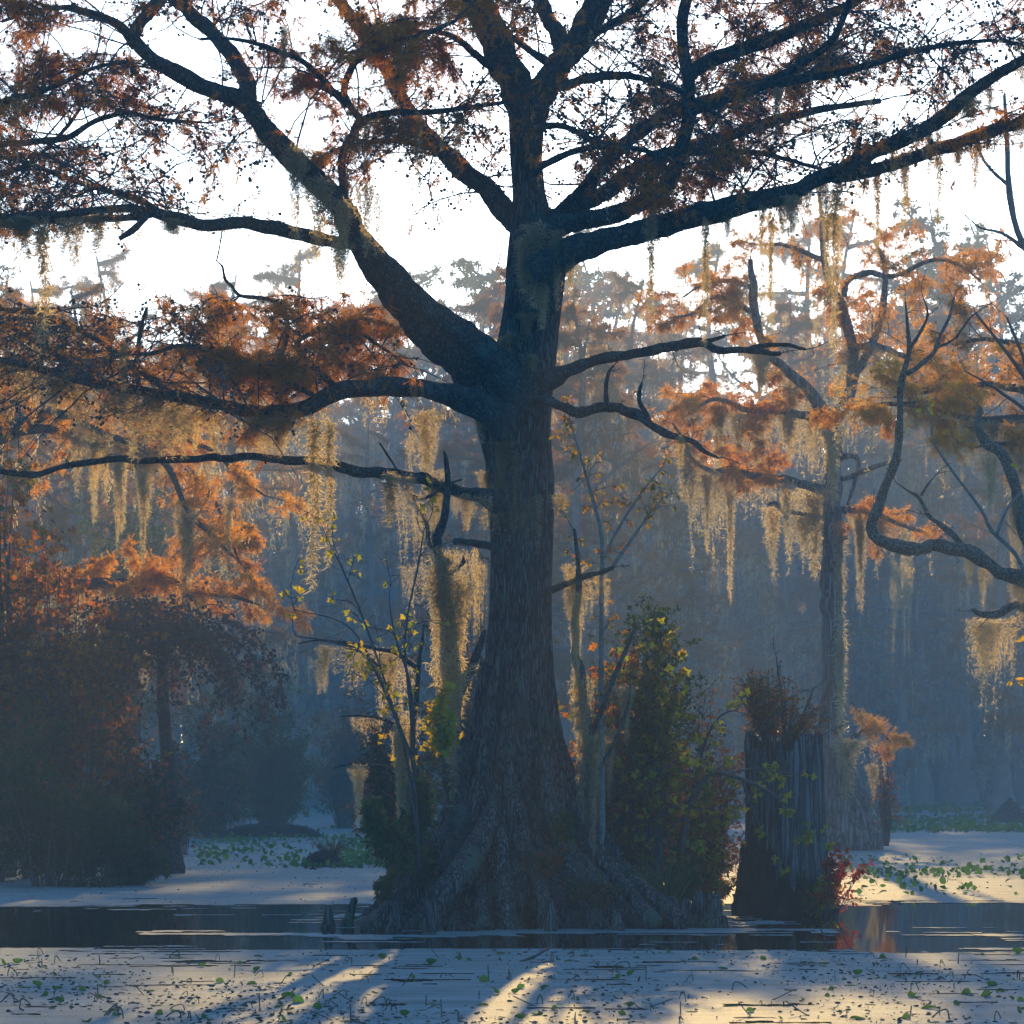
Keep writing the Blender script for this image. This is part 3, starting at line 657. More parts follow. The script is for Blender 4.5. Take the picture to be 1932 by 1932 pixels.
def grow_crown(limbs, seed, keep=None, leaf=.125, twm=13, lk=6, conep=.45, flat=.8, updir=.16, folamt=.42, dmul=1.0, lmul=1.0, r_b=.009, templ=None, down=.5, twfrac=.36, k3=3):
    rng = rng_(seed); S = []; D = []; L = []
    for (P, rr, dens, Lr, t0) in limbs:
        seg = np.linalg.norm(np.diff(P, axis=0), axis=1); cum = np.concatenate([[0], np.cumsum(seg)])
        n = max(1, int(cum[-1] * (1 - t0) * dens * dmul)); s = rng.uniform(t0, 1, n) * cum[-1]
        p = np.stack([np.interp(s, cum, P[:, j]) for j in range(3)], 1)
        T = np.gradient(P, axis=0); T = nrm(np.stack([np.interp(s, cum, T[:, j]) for j in range(3)], 1))
        d = rng.normal(0, 1, (n, 3)); d[:, 2] *= flat
        d = nrm(d); d = nrm(d + .45 * T + np.array([0, 0, updir]))
        S.append(p); D.append(d); L.append(rng.uniform(Lr[0], Lr[1], n) * lmul * (1 - .3 * s / cum[-1]))
        # the tip itself
        S.append(P[-1:]); D.append(T[-1:] if n else T); L.append(np.array([Lr[1] * .6]))
    S = np.concatenate(S); D = np.concatenate(D)[:len(S)]; L = np.concatenate(L)
    B = walk(S, D, L, rng, 9, .17, -.05, .02)
    if keep is not None: k = keep(B[:, 5]) | (rng.uniform(0, 1, len(B)) < .04); B = B[k]; L = L[k]
    tw, tl, par = side_twigs(B, L, rng, twm, twfrac, 6)
    if keep is not None: k = keep(tw[:, -1]) | (rng.uniform(0, 1, len(tw)) < .10); tw = tw[k]; tl = tl[k]; par = par[k]
    mt = MB()
    V, Q = tubes(B, taper(r_b * (.5 + .5 * L), .0028, 9, len(B)), 5); mt.add(V, None, Q)
    V, Q = tubes(tw, taper(np.full(len(tw), .0048), .0020, 6, len(tw)), 3); mt.add(V, None, Q)
    t2, t2l, p2 = side_twigs(tw, tl, rng, k3, .5, 4)
    V, Q = tubes(t2, taper(np.full(len(t2), .0030), .0016, 4, len(t2)), 3); mt.add(V, None, Q)
    mf = MB()
    fb = np.clip(patch(B[:, 4], .9, seed * 1.7) * .9 + folamt + rng.normal(0, .18, len(B)), 0.06, 1)     # how leafy each bough is
    for paths, pp in ((tw, par), (t2, par[p2])):
        m = rng.uniform(0, 1, len(paths)) < fb[pp]
        q = paths[m]
        if not len(q): continue
        pos, DD = leaf_points(q, rng, lk if paths is tw else max(2, lk // 2), down, .55)
        s = leaf * rng.uniform(.6, 1.4, len(pos))
        g = rng.integers(0, 3, len(pos))
        for gi in range(3):
            tv, tt = (templ or SPR)[gi]; a = g == gi; scatter(mf, tv, tt, pos[a], DD[a], s[a], rng)
    mc = MB()
    if conep:
        m = rng.uniform(0, 1, len(tw)) < conep * np.clip(1.25 - fb[par], .2, 1)
        e = tw[m][:, -1]; nn = rng.integers(1, 4, len(e)); e = np.repeat(e, nn, 0)
        e = e + rng.normal(0, .018, e.shape) + np.array([0, 0, -.015])
        scatter(mc, CONE[0], CONE[1], e, rng.normal(0, 1, e.shape), rng.uniform(.022, .040, len(e)), rng)
    return mt, mf, mc, B, tw
def keep_main(p):
    x, y = proj(p)
    bad = (y > 440) & (y < 560) & (x < 950)
    bad |= (np.abs(x - 440) < 230) & (y > 425) & (y < 500)
    lineE = np.interp(x, [1050, 1300, 1571, 1800, 2000], [455, 415, 345, 285, 225])
    bad |= (x > 1050) & (y > lineE + 28)
    bad |= (x > 1640) & (y > np.interp(x, [1640, 1740, 1932], [300, 235, 130])) & (y < np.interp(x, [1640, 1932], [300, 200])) & (patch(p, 2.0) > -.1)
    bad |= (((x - 375) / 85) ** 2 + ((y - 85) / 50) ** 2 < 1) | (((x - 130) / 90) ** 2 + ((y - 235) / 35) ** 2 < 1) | (((x - 1640) / 90) ** 2 + ((y - 190) / 30) ** 2 < 1)
    bad |= (((x - 160) / 100) ** 2 + ((y - 70) / 28) ** 2 < 1) | (((x - 560) / 60) ** 2 + ((y - 215) / 30) ** 2 < 1)
    bad |= (x > 800) & (y > 540)
    bad |= (y > 835)
    bad |= (x > 540) & (x < 950) & (y < 175) & (patch(p, 3.1, 2.0) > .22)
    bad |= (x > 1150) & (x < 1500) & (patch(p, 3.1, 5.0) > .35)
    return ~bad
mt, mf, mc, Bm, Tm = grow_crown(fol_limbs, 21, keep_main, dmul=3.6, lmul=1.55, twfrac=.27, twm=16, conep=.5, folamt=.10)

cparent(mt.build('twigs', M['twig']), tree)
cparent(mf.build('foliage', M['rust']), tree)
oc = cparent(mc.build('cones', M['cone']), tree)
if oc: oc['kind'] = 'stuff'

dead_limbs += [(*LP[k], 2.0, (.05, .34), .05) for k in ('A1', 'A2', 'A3', 'E', 'B', 'J', 'F', 'D', 'LA', 'LB')]
dt, _, _, _, _ = grow_crown(dead_limbs, 23, None, twm=3, conep=0, folamt=-9, r_b=.010, updir=.2, k3=1)
cparent(dt.build('dead_twigs', M['twig']), tree)['kind'] = 'stuff'
FR.append((Bm, 900, .08, .42, .055, 1.0))
for nm in ('E', 'E2', 'B', 'J', 'F', 'H', 'A3', 'C', 'D', 'G2', 'J2', 'J6'): FR.append((LP[nm][0][None], {'E': 110, 'J': 120, 'B': 70, 'E2': 50}.get(nm, 24), .08, .50, .06, 1.0))
# moss on the great tree (pixel measures of the photograph at the limb's own distance)
MX = [  # x, y, length px, width px, depth, kind, label
 (82, 410, 250, 34, 29.9, 'rope', 'longest dark rope of moss hanging from the upper limb beside a bushier clump'),
 (143, 408, 130, 46, 29.9, 'mass', 'bushy dark clump of moss tapering to two points under the upper limb'),
 (118, 412, 75, 40, 29.9, 'tuft', 'short ragged moss tuft between two long dark clumps'),
 (592, 775, 300, 30, 30.4, 'rope', 'long moss rope falling past the bare thin limb, dark above and golden at its tip'),
 (621, 782, 255, 20, 30.4, 'rope', 'thinner moss rope beside the long one crossing the bare thin limb'),
 (300, 762, 130, 96, 30.1, 'curtain', 'wide dark curtain of moss under the big lower limb'),
 (335, 765, 105, 70, 30.2, 'curtain', 'dark moss curtain overlapping the widest one'),
 (240, 735, 120, 80, 30.0, 'curtain', 'greyish moss curtain above the bend of the bare limb'),
 (180, 722, 125, 60, 30.0, 'curtain', 'loose moss curtain at the outer part of the big lower limb'),
 (520, 785, 75, 90, 30.2, 'curtain', 'low fringe of moss under the thick bend of the lower limb'),
 (470, 782, 60, 80, 30.2, 'curtain', 'short moss fringe where foliage meets the lower limb'),
 (232, 640, 130, 18, 29.8, 'rope', 'upright dark strand of moss in front of the rust foliage'),
 (790, 208, 150, 14, 30.7, 'rope', 'narrow dark strand hanging from the level upper branch'),
 (537, 45, 105, 18, 30.2, 'rope', 'dark moss strand high in the crown against white sky'),
 (558, 265, 190, 50, 30.2, 'mass', 'large amber-lit mass of moss below the great limb'),
 (600, 330, 150, 60, 30.2, 'mass', 'heavy tangle of moss on the elbow of the great limb'),
 (640, 370, 170, 60, 30.1, 'mass', 'shaggy moss cloaking the joint where the limbs part'),
 (690, 340, 130, 44, 30.2, 'mass', 'dark moss mass beside the shaggy joint'),
 (712, 360, 110, 34, 30.2, 'tuft', 'small moss tuft beyond the shaggy joint'),
 (645, 455, 100, 40, 30.4, 'mass', 'moss beard under the joint above pale sky'),
 (1012, 415, 150, 34, 30.9, 'rope', 'golden moss strand on the front of the trunk at the upper fork'),
 (988, 445, 110, 26, 30.9, 'rope', 'bright golden moss strand crossing the trunk'),
 (1024, 520, 90, 18, 30.9, 'rope', 'slim golden moss tip on the trunk below the fork'),
 (1052, 430, 140, 34, 30.8, 'mass', 'moss clump hanging against the thick limb joint'),
 (1075, 450, 110, 30, 30.8, 'mass', 'grey moss clump at the root of the big sweeping limb'),
 (1228, 395, 200, 18, 30.3, 'rope', 'long narrow moss rope beneath the sweeping limb, nearest the trunk'),
 (1331, 405, 225, 16, 30.2, 'rope', 'thin long moss strand beneath the sweeping limb, second from the trunk'),
 (1438, 385, 130, 14, 30.1, 'rope', 'thin moss strand midway along the sweeping limb'),
 (1455, 385, 230, 12, 30.1, 'rope', 'very long hair-thin moss strand midway along the sweeping limb'),
 (1496, 365, 90, 38, 30.0, 'mass', 'dense short moss clump midway along the sweeping limb'),
 (1561, 345, 200, 14, 30.0, 'rope', 'dark pencil-like moss strand next to the longest one'),
 (1575, 340, 290, 18, 29.9, 'rope', 'longest moss strand under the sweeping limb'),
 (1655, 320, 150, 14, 30.6, 'rope', 'moss strand beneath the fork of the outer limb'),
 (1708, 305, 110, 16, 30.6, 'rope', 'moss strand under the lower outer limb, first of three'),
 (1770, 285, 125, 20, 30.8, 'rope', 'tapering moss strand under the lower outer limb, middle of three'),
 (1840, 262, 120, 26, 30.9, 'mass', 'bushy moss strand under the lower outer limb, last of three'),
 (1925, 235, 60, 30, 31.0, 'tuft', 'dark moss tuft at the outermost part of the limb'),
 (1466, 160, 110, 16, 30.9, 'rope', 'moss strand dangling inside the dense rust crown'),
 (1237, 130, 110, 18, 31.2, 'rope', 'moss strand hanging near the middle of the dense crown'),
 (735, 888, 100, 28, 30.4, 'rope', 'moss rope under the bare limb close to the trunk'),
 (770, 896, 70, 26, 30.5, 'tuft', 'moss tuft under the bare limb beside the rope'),
 (1285, 820, 60, 12, 30.3, 'rope', 'dark moss strand on the crooked dead branch'),
]
for (x, y, l, w, Y, k, lab) in MX: moss(at(x, y, Y), sz(l, Y) * 1.1, sz(w, Y) * 1.35, k, lab)
rng = rng_(71)
def moss_row(nm, t0, t1, n, lr, wr, kinds, label, group, dY=0, far=False, LPx=None):
    P, rr = (LPx or LP)[nm]
    for t in np.sort(rng.uniform(t0, t1, n)):
        i = int(t * (len(P) - 1)); p = P[i] + np.array([rng.normal(0, .03), rng.normal(0, rr[i]) * .6 + dY, -rr[i] * .4])
        moss(p, rng.uniform(*lr), rng.uniform(*wr), kinds[rng.integers(len(kinds))], label, group, far=far)
moss_row('E', .30, .88, 16, (.18, .55), (.06, .22), ['rope', 'tuft', 'mass'], 'small moss tuft along the underside of the long sweeping limb', 'small moss tufts under the sweeping limb')
moss_row('E2', .1, .9, 6, (.18, .4), (.08, .18), ['tuft', 'rope'], 'small moss tuft on the lower outer limb', 'moss tufts on the lower outer limb')
moss_row('B', .35, .97, 8, (.15, .45), (.08, .3), ['tuft', 'rope', 'curtain'], 'small moss tuft on the level upper limb', 'moss tufts on the level upper limb')
moss_row('J', .36, .97, 19, (.25, .62), (.15, .5), ['curtain', 'mass', 'tuft'], 'fringe of moss along the big lower limb', 'moss fringes on the big lower limb')
moss_row('C', .3, .9, 6, (.2, .6), (.06, .16), ['rope', 'tuft'], 'moss wisp on the twisting upper branch', 'moss wisps on the twisting upper branch')
moss_row('D', .2, .8, 6, (.2, .6), (.08, .3), ['mass', 'curtain'], 'moss hanging from the limb behind the trunk fork', 'moss on the limb behind the fork')
moss_row('F', .35, .8, 5, (.25, .7), (.08, .2), ['rope', 'mass'], 'moss hanging from the steep upper limb', 'moss on the steep upper limb')
moss_row('H', .3, .8, 6, (.3, .7), (.15, .45), ['curtain', 'mass'], 'moss curtain inside the dense crown', 'moss curtains inside the dense crown')
moss_row('A3', .1, .5, 6, (.15, .5), (.1, .3), ['mass', 'tuft'], 'moss tuft on the great ascending limb', 'moss tufts on the ascending limb')
moss_row('K', .07, .16, 5, (.2, .5), (.12, .3), ['mass', 'curtain'], 'moss at the foot of the bare limb', 'moss at the foot of the bare limb')
moss_row('N2', .3, 1, 4, (.2, .4), (.08, .2), ['tuft', 'rope'], 'moss tuft on the short dead stub', 'moss on the short dead stub')
# moss lying down the front of the trunk
for i in range(17):
    y = rng.uniform(560, 1000); zz = zc(y, YM); h = np.interp(zz, tz[::1], thw); c_ = np.interp(zz, tz, tcx)
    u = np.clip(rng.normal(-.35, .38), -.95, .75)
    moss((c_ + u * h, YM - .97 * h * math.sqrt(1 - u * u) - .03, zz), rng.uniform(.3, .75), rng.uniform(.12, .3), ['mass', 'curtain', 'tuft'][i % 3], 'grey-green moss draped down the great trunk below the fork', 'moss draped on the great trunk')


# ================================================================ SWAMP FOREST BEHIND
def hide(o): C.objects.unlink(o)
def far_tree(seed, Ht, kind):
    """A swamp cypress in its own coordinates: trunk, branches, foliage, hanging moss."""
    rng = rng_(seed); root = bpy.data.objects.new('cypress_tree' if kind != 'leafy' else 'broadleaf_tree', None); C.objects.link(root)
    hs = np.array([-.1, .02, .06, .14, .3, .6, .85, 1.0]) * Ht
    r = np.array([.040, .034, .024, .017, .0135, .009, .005, .002]) * Ht * (.75 + .4 * rng.uniform())
    if kind == 'leafy': r = r * .55
    pts = np.stack([rng.normal(0, .012, 8) * Ht * (hs / Ht), rng.normal(0, .012, 8) * Ht * (hs / Ht), hs], 1)
    V, T, Q, P, rp = knobby_tube(pts, r, .5, 9, seed, .12)
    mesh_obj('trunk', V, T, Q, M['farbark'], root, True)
    n = {'cypress': 38, 'mossy': 36, 'leafy': 44}[kind]
    z0 = {'cypress': .20, 'mossy': .08, 'leafy': .06}[kind]
    z = (z0 + (1 - z0) * np.linspace(0, .98, n) + rng.normal(0, .02, n)) * Ht
    az = rng.uniform(0, 2 * np.pi, n)
    S = np.stack([np.interp(z, P[:, 2], P[:, 0]), np.interp(z, P[:, 2], P[:, 1]), z], 1)
    up = {'cypress': .10, 'mossy': .15, 'leafy': .6}[kind]
    D = np.stack([np.cos(az), np.sin(az), up + rng.normal(0, .18, n)], 1)
    f = (z / Ht - z0) / (1 - z0)
    L = Ht * {'cypress': .19, 'mossy': .17, 'leafy': .2}[kind] * np.sqrt(np.clip(1.08 - f, .05, 1)) * (0.55 + .6 * np.clip(f * 4, 0, 1)) * rng.uniform(.6, 1.3, n)
    B = walk(S, D, L, rng, 8, .13, -.02, .015)
    mb = MB(); V, Q = tubes(B, taper(np.full(n, .005 * Ht), .0012 * Ht, 8, n), 4); mb.add(V, None, Q)
    tw, tl, par = side_twigs(B, L, rng, 11, .42, 5, -.05, .4)
    V, Q = tubes(tw, taper(np.full(len(tw), .0012 * Ht), .0004 * Ht, 5, len(tw)), 3); mb.add(V, None, Q)
    t2, t2l, p2 = side_twigs(tw, tl, rng, 4, .5, 4, -.05, .4)
    V, Q = tubes(t2, taper(np.full(len(t2), .0006 * Ht), .0003 * Ht, 4, len(t2)), 3); mb.add(V, None, Q)
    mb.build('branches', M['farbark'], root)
    mf = MB(); k = {'cypress': 7, 'mossy': 4, 'leafy': 10}[kind]
    for pth in (tw, t2):
        m = rng.uniform(0, 1, len(pth)) < {'cypress': .8, 'mossy': .55, 'leafy': .85}[kind]
        pos, DD = leaf_points(pth[m], rng, k if pth is t2 else 5, .35, .7)
        pos += rng.normal(0, .05, pos.shape)
        if kind == 'leafy':
            tv, tt = leaf_simple(); scatter(mf, tv, tt, pos, DD, rng.uniform(.10, .24, len(pos)), rng)
        else:
            g = rng.integers(0, 3, len(pos))
            for gi in range(3):
                tv, tt = SPR_FAR[gi]; a = g == gi; scatter(mf, tv * np.array([1, 1.6, 1.6]), tt, pos[a], DD[a], rng.uniform(.22, .46, a.sum()), rng)
    mf.build('foliage', M['rust_far'] if kind != 'leafy' else M['willow'], root)
    if kind != 'leafy':
        nm = {'cypress': 170, 'mossy': 300}[kind]; mm = MB()
        pos, _ = leaf_points(B, rng, nm // n, 0, 0, .15)
        for p in pos:
            l = rng.uniform(.5, 2.6); m = int(14 * l); t = rng.uniform(0, 1, m); wd = rng.uniform(.05, .22)
            q = p + np.stack([rng.normal(0, wd, m) * (1 - .75 * t), rng.normal(0, wd * .6, m) * (1 - .75 * t), -t * l], 1)
            d = rng.normal(0, .28, (m, 3)); d[:, 2] = -1
            tv = np.array([[0, -.11, 0], [0, .11, 0], [.6, .08, .05], [1, 0, 0]]); scatter(mm, tv, np.array([[0, 1, 2], [0, 2, 3]]), q, nrm(d), rng.uniform(.14, .32, m), rng)
        mo = mm.build('hanging_moss', M['moss'], root)
    return root
PROTO = [far_tree(500 + i, 26 + 2 * i, 'cypress') for i in range(4)] + [far_tree(520 + i, 22 + 3 * i, 'mossy') for i in range(3)] + [far_tree(540 + i, 20 + 5 * i, 'leafy') for i in range(2)]
used = set()
def put_tree(k, x, Y, s, label, group=None, rz=0):
    src = PROTO[k]
    if k not in used: used.add(k); r = src
    else:
        r = src.copy(); C.objects.link(r)
        for ch in src.children:
            c = ch.copy(); C.objects.link(c); c.parent = r
    r.location = (x, Y, 0); r.rotation_euler = (0, 0, rz); r.scale = (s, s, s)
    r['label'] = label; r['category'] = 'tree'
    if group: r['group'] = group
    elif 'group' in r: del r['group']
    return r
rng = rng_(77)
FG = 'cypresses of the hazy far wood'
rows = [(268, 2.7, 1.50), (246, 2.8, 1.38), (224, 3.1, 1.27), (203, 3.7, 1.14), (180, 4.4, 1.0), (158, 6.0, .80)]
for Yr, sp, sc_ in rows:
    half = 966 / FPX * Yr + 14
    x = -half - 14
    while x < half:
        Y = Yr + rng.uniform(-9, 9); k = rng.choice([0, 1, 2, 3, 4, 5, 6, 7, 8], p=[.17, .17, .17, .15, .09, .09, .08, .04, .04])
        px = 966 + x / Y * FPX
        hs = sc_ * rng.uniform(.80, 1.12) * np.interp(px, [-300, 0, 250, 480, 640, 700, 800, 1000, 1180, 1230, 1400, 1450, 1932], [1.0, .97, .99, .95, .93, .96, 1.05, 1.03, 1.03, .92, .92, 1.0, 1.08])
        if Yr > 220 and rng.uniform() < .4: k = rng.integers(7, 9)
        if rng.uniform() > .06:
            if k < 7: put_tree(k, x, Y, hs, 'misty swamp cypress in the hazy wood across the water', FG, rng.uniform(0, 6.28))
            else: put_tree(k, x, Y, hs * 1.18, 'misty round-crowned leafy tree in the hazy wood across the water', 'leafy trees of the hazy far wood', rng.uniform(0, 6.28))
        x += sp * rng.uniform(.6, 1.4)
# brush under the far wood, uncountable, and the low bank it stands on
mb = MB(); n = 40000; Y = rng.uniform(200, 268, n); X = rng.uniform(-1, 1, n) * (Y * .17 + 16)
top = 4.5 + 5.5 * fbm(X * .12 + 50, Y * .12, 71, 3) * 2 + np.where(Y > 225, 6, 0); Z = rng.uniform(0, 1, n) ** .8 * top
tv, tt = leaf_simple(); D = rng.normal(0, 1, (n, 3)); scatter(mb, tv * np.array([1, 1.8, 1.5]), tt, np.stack([X, Y, Z], 1), D, rng.uniform(.35, .8, n), rng)
tag(mb.build('undergrowth', M['willow']), 'dense dim brush under the hazy far wood', 'undergrowth', kind='stuff')
gx = np.linspace(-130, 130, 90); gy = np.linspace(222, 700, 16); GX, GY = np.meshgrid(gx, gy)
GZ = -.3 + np.clip((GY - 222) / 26, 0, 1) * (1.6 + 1.5 * fbm(GX * .05 + 9, GY * .05, 72, 3))
ii = np.arange(90 * 16).reshape(16, 90); Qg = np.stack([ii[:-1, :-1], ii[:-1, 1:], ii[1:, 1:], ii[1:, :-1]], -1).reshape(-1, 4)
structure(mesh_obj('terrain', np.stack([GX, GY, GZ], -1).reshape(-1, 3), None, Qg, M['rotten']))
# mid-distance cypresses, each at its own place: (pixel x of trunk, depth, proto, height m, label)
MID = [(438, 92, 4, 15.5, 'slim hazy cypress standing behind the golden moss, close to the olive bush'),
       (700, 128, 5, 17, 'faint blue cypress framed between the dead snag and the olive bush'),
       (1165, 104, 0, 16.5, 'sunlit orange cypress showing under the bare reaching limb beside the great trunk'),
       (1262, 116, 1, 15.5, 'pale orange cypress behind the crooked dead branch'),
       (885, 118, 2, 17.5, 'faint orange cypress glowing behind the dead snag'),
       (150, 96, 3, 17, 'rust cypress in haze behind the golden moss ropes'),
       (1330, 140, 4, 18, 'blue hazy mossy cypress behind the shrub on the stump'),
       (1480, 135, 5, 18, 'hazy mossy cypress just beside the pale grey trunk'),
       (1700, 150, 6, 19, 'grey mossy cypress in shade beyond the curved bough'),
       (1822, 171, 5, 22, 'flared cypress at the open water near the far dark stump'),
       (1752, 205, 2, 26, 'farthest cypress rising where the channel narrows'),
       (1890, 118, 1, 15.5, 'rust cypress in shade over the conical dark stump'),
       (560, 140, 6, 20, 'blue mossy cypress above the olive bush'),
       (300, 120, 0, 19, 'hazy cypress with rusty crown above the weeping branches'),
       (1070, 134, 3, 23, 'hazy cypress directly behind the great trunk'),
       (1088, 97, 1, 16.8, 'bright orange cypress close beside the great trunk under the bare reaching limb'),
       (1012, 98, 2, 18.5, 'tall cypress added out of sight behind the great trunk to shade the duckweed'),  # hidden tree added to keep sun off the left duckweed
       (965, 112, 0, 19.5, 'hazy cypress hidden behind the fork of the great trunk'),
       (-330, 62, 1, 17.5, 'tall unseen cypress added beyond the left bank trees to shade the duckweed'),  # this and the next three: unseen trees added to shade the near left water
       (-230, 84, 0, 21.0, 'taller unseen cypress added behind the left bank to shade the duckweed'),
       (-175, 47.5, 2, 10.5, 'unseen cypress added just off the left bank to shade the duckweed'),
       (-120, 58, 0, 14, 'unseen cypress added behind the sweetgums to shade the duckweed'),
       (105, 103, 0, 16.5, 'rusty cypress behind the sweetgum crowns'),
       (20, 112, 2, 20, 'hazy cypress behind the sweetgum sapling')]
for (px, Y, k, h, lab) in MID:
    base_h = [26, 28, 30, 32, 22, 25, 28, 20, 25][k]
    put_tree(k, at(px, HZ, Y)[0], Y, h / base_h, lab, None, rng.uniform(0, 6.28))

# ================================================================ NEARER TREES
def near_tree(name, label, cat, loc, limbs, bark, crown=None, twigm='twig', folm='rust', seed=1, knob=.12, keep=None):
    root = thing(name, label, cat, loc)
    out = {}; cl = []; root['label'] = label
    for i, (nm, part, Y0, Y1, dens, Lr, t0, pts) in enumerate(limbs):
        P, rr = limbpts(Y0, Y1, pts)
        V, T, Q, Pp, rp = knobby_tube(P, rr, .07 if rr.max() > .05 else .06, 20 if rr.max() > .15 else 9, seed * 50 + i, knob, .2)
        cparent(mesh_obj(part, V, T, Q, M[bark], None, True), root)
        out[nm] = (Pp, rp)
        if dens: cl.append((Pp, rp, dens, Lr, t0))
    if crown is not None and cl:
        mt, mf, mc, B, tw = grow_crown(cl, seed, keep, **crown)
        FR.append((B, 260, .25, 1.1, .12, 1.9))
        cparent(mt.build('twigs', M[twigm]), root)
        cparent(mf.build('foliage', M[folm]), root)
        o = cparent(mc.build('cones', M['cone']), root)
        if o: o['kind'] = 'stuff'
    return root, out
CR = dict(leaf=.15, twm=12, lk=7, conep=.4, folamt=.8, twfrac=.40, dmul=2.0, lmul=1.15)
Y2 = 64
mid, ML = near_tree('cypress_tree', 'grey-trunked cypress hung with golden moss standing behind the broken stump', 'tree', (at(1590, HZ, Y2)[0], Y2, 0), [
    ('T', 'trunk', Y2, Y2, 0, 0, 0, [(1602, 1640, 60), (1604, 1600, 55), (1596, 1545, 50), (1588, 1490, 38), (1574, 1420, 26), (1569, 1388, 22), (1567, 1250, 20), (1568, 1077, 19), (1569, 960, 18), (1573, 877, 15), (1572, 830, 16), (1568, 800, 22), (1565, 775, 26)]),
    ('V1', 'limb', Y2, Y2 - 1, 1.5, (.6, 1.6), .2, [(1562, 790, 16), (1548, 765, 13), (1528, 738, 11), (1500, 712, 9), (1475, 690, 8), (1450, 672, 7), (1436, 640, 7), (1424, 590, 9), (1420, 540, 8), (1416, 490, 4)]),
    ('V2', 'limb', Y2, Y2 + 1, 1.5, (.8, 2.0), .2, [(1575, 790, 16), (1592, 765, 13), (1604, 735, 11), (1610, 690, 10), (1604, 640, 10), (1590, 585, 9), (1566, 535, 8), (1554, 480, 6), (1550, 410, 4), (1545, 370, 3)]),
    ('V3', 'limb', Y2, Y2 + 2, 1.7, (.8, 2.0), .2, [(1606, 720, 9), (1640, 660, 8), (1662, 600, 7), (1670, 540, 6), (1668, 495, 5), (1650, 455, 3)]),
    ('V4', 'limb', Y2, Y2 - 1, 2.0, (.8, 2.0), .1, [(1592, 560, 6), (1600, 530, 6), (1640, 515, 6), (1690, 520, 5), (1760, 490, 4), (1810, 500, 3), (1850, 530, 2)]),
    ('V5', 'limb', Y2, Y2 + 1, 2.2, (.7, 1.8), .1, [(1604, 660, 7), (1650, 650, 6), (1700, 670, 5), (1770, 690, 4), (1850, 700, 3)]),
    ('V6', 'limb', Y2, Y2 + 1, 2.4, (.6, 1.5), .05, [(1424, 590, 6), (1390, 575, 5), (1350, 560, 4), (1310, 590, 3), (1265, 600, 2)]),
    ('V7', 'limb', Y2, Y2 + 1, 2.4, (.6, 1.5), .05, [(1422, 545, 6), (1380, 530, 5), (1330, 535, 3), (1290, 560, 2)]),
    ('V8', 'limb', Y2, Y2 - 1, 1.5, (.5, 1.2), .2, [(1550, 490, 5), (1520, 476, 5), (1480, 462, 4), (1440, 462, 3)]),
    ('W1', 'limb', Y2, Y2 - 1.5, 2.4, (.5, 1.3), .2, [(1560, 800, 9), (1530, 788, 8), (1480, 776, 7), (1410, 772, 6), (1380, 760, 5), (1345, 754, 4), (1310, 772, 3), (1295, 785, 2)]),
    ('W2', 'limb', Y2, Y2 - 2.5, 2.6, (.5, 1.3), .2, [(1560, 924, 9), (1520, 915, 8), (1470, 904, 8), (1421, 897, 7), (1380, 885, 6), (1345, 888, 5), (1310, 870, 4), (1290, 830, 3), (1270, 800, 2)]),
    ('W3', 'limb', Y2, Y2 - .5, 0, 0, 0, [(1560, 974, 5), (1520, 970, 4), (1480, 962, 4), (1462, 950, 5), (1450, 952, 3)]),
    ('W4', 'limb', Y2, Y2 - .5, 1.2, (.4, 1.0), .3, [(1580, 865, 7), (1600, 860, 6), (1620, 868, 4), (1612, 910, 4), (1594, 970, 2)]),
    ('W5', 'limb', Y2, Y2 - 1, 0, 0, 0, [(1580, 905, 5), (1610, 898, 5), (1650, 880, 5), (1700, 868, 3)]),
    ('W6', 'limb', Y2, Y2 - 1, 1.6, (.5, 1.2), .2, [(1580, 962, 7), (1620, 962, 6), (1660, 972, 5), (1700, 990, 4), (1740, 1002, 3)]),
    ('W7', 'limb', Y2, Y2 - 1, 2.0, (.4, 1.0), .2, [(1600, 1400, 5), (1625, 1380, 4), (1655, 1375, 3), (1680, 1400, 2)]),
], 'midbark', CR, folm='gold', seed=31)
def mrow(P_rr, t0, t1, n, lr, wr, kinds, label, group, far=True, dY=0):
    P, rr = P_rr
    for t in np.sort(rng.uniform(t0, t1, n)):
        i = int(t * (len(P) - 1)); p = P[i] + np.array([rng.normal(0, .05), rng.normal(0, .12) + dY, -rr[i] * .3])
        moss(p, rng.uniform(*lr), rng.uniform(*wr), kinds[rng.integers(len(kinds))], label, group, far=far)
mrow(ML['W1'], .1, .9, 7, (.6, 2.0), (.3, .8), ['curtain', 'mass'], 'golden moss curtain on the topmost side limb of the grey cypress', 'moss on the topmost side limb of the grey cypress')
mrow(ML['W2'], .1, .95, 11, (.8, 2.4), (.3, .9), ['curtain', 'mass'], 'golden moss curtain on the long side limb of the grey cypress', 'moss on the long side limb of the grey cypress')
mrow(ML['W3'], .3, 1, 3, (.8, 2.6), (.3, .6), ['curtain', 'mass'], 'moss on the short snapped limb of the grey cypress', 'moss on the short snapped limb')
mrow(ML['W6'], .05, .9, 5, (.8, 2.4), (.3, .7), ['curtain', 'mass'], 'golden moss under the low side limb of the grey cypress', 'moss under the low side limb of the grey cypress')
mrow(ML['V1'], .1, .95, 7, (.6, 1.8), (.3, .8), ['curtain', 'mass'], 'moss on the crooked upper limb of the grey cypress', 'moss on the crooked upper limb of the grey cypress')
mrow(ML['V2'], .1, .9, 6, (.8, 2.2), (.4, 1.0), ['mass', 'curtain'], 'dark moss mass in the crown of the grey cypress', 'moss in the crown of the grey cypress')
mrow(ML['V5'], .1, .9, 5, (.6, 1.6), (.3, .8), ['curtain'], 'moss under the rusty upper bough of the grey cypress', 'moss under the rusty upper bough')
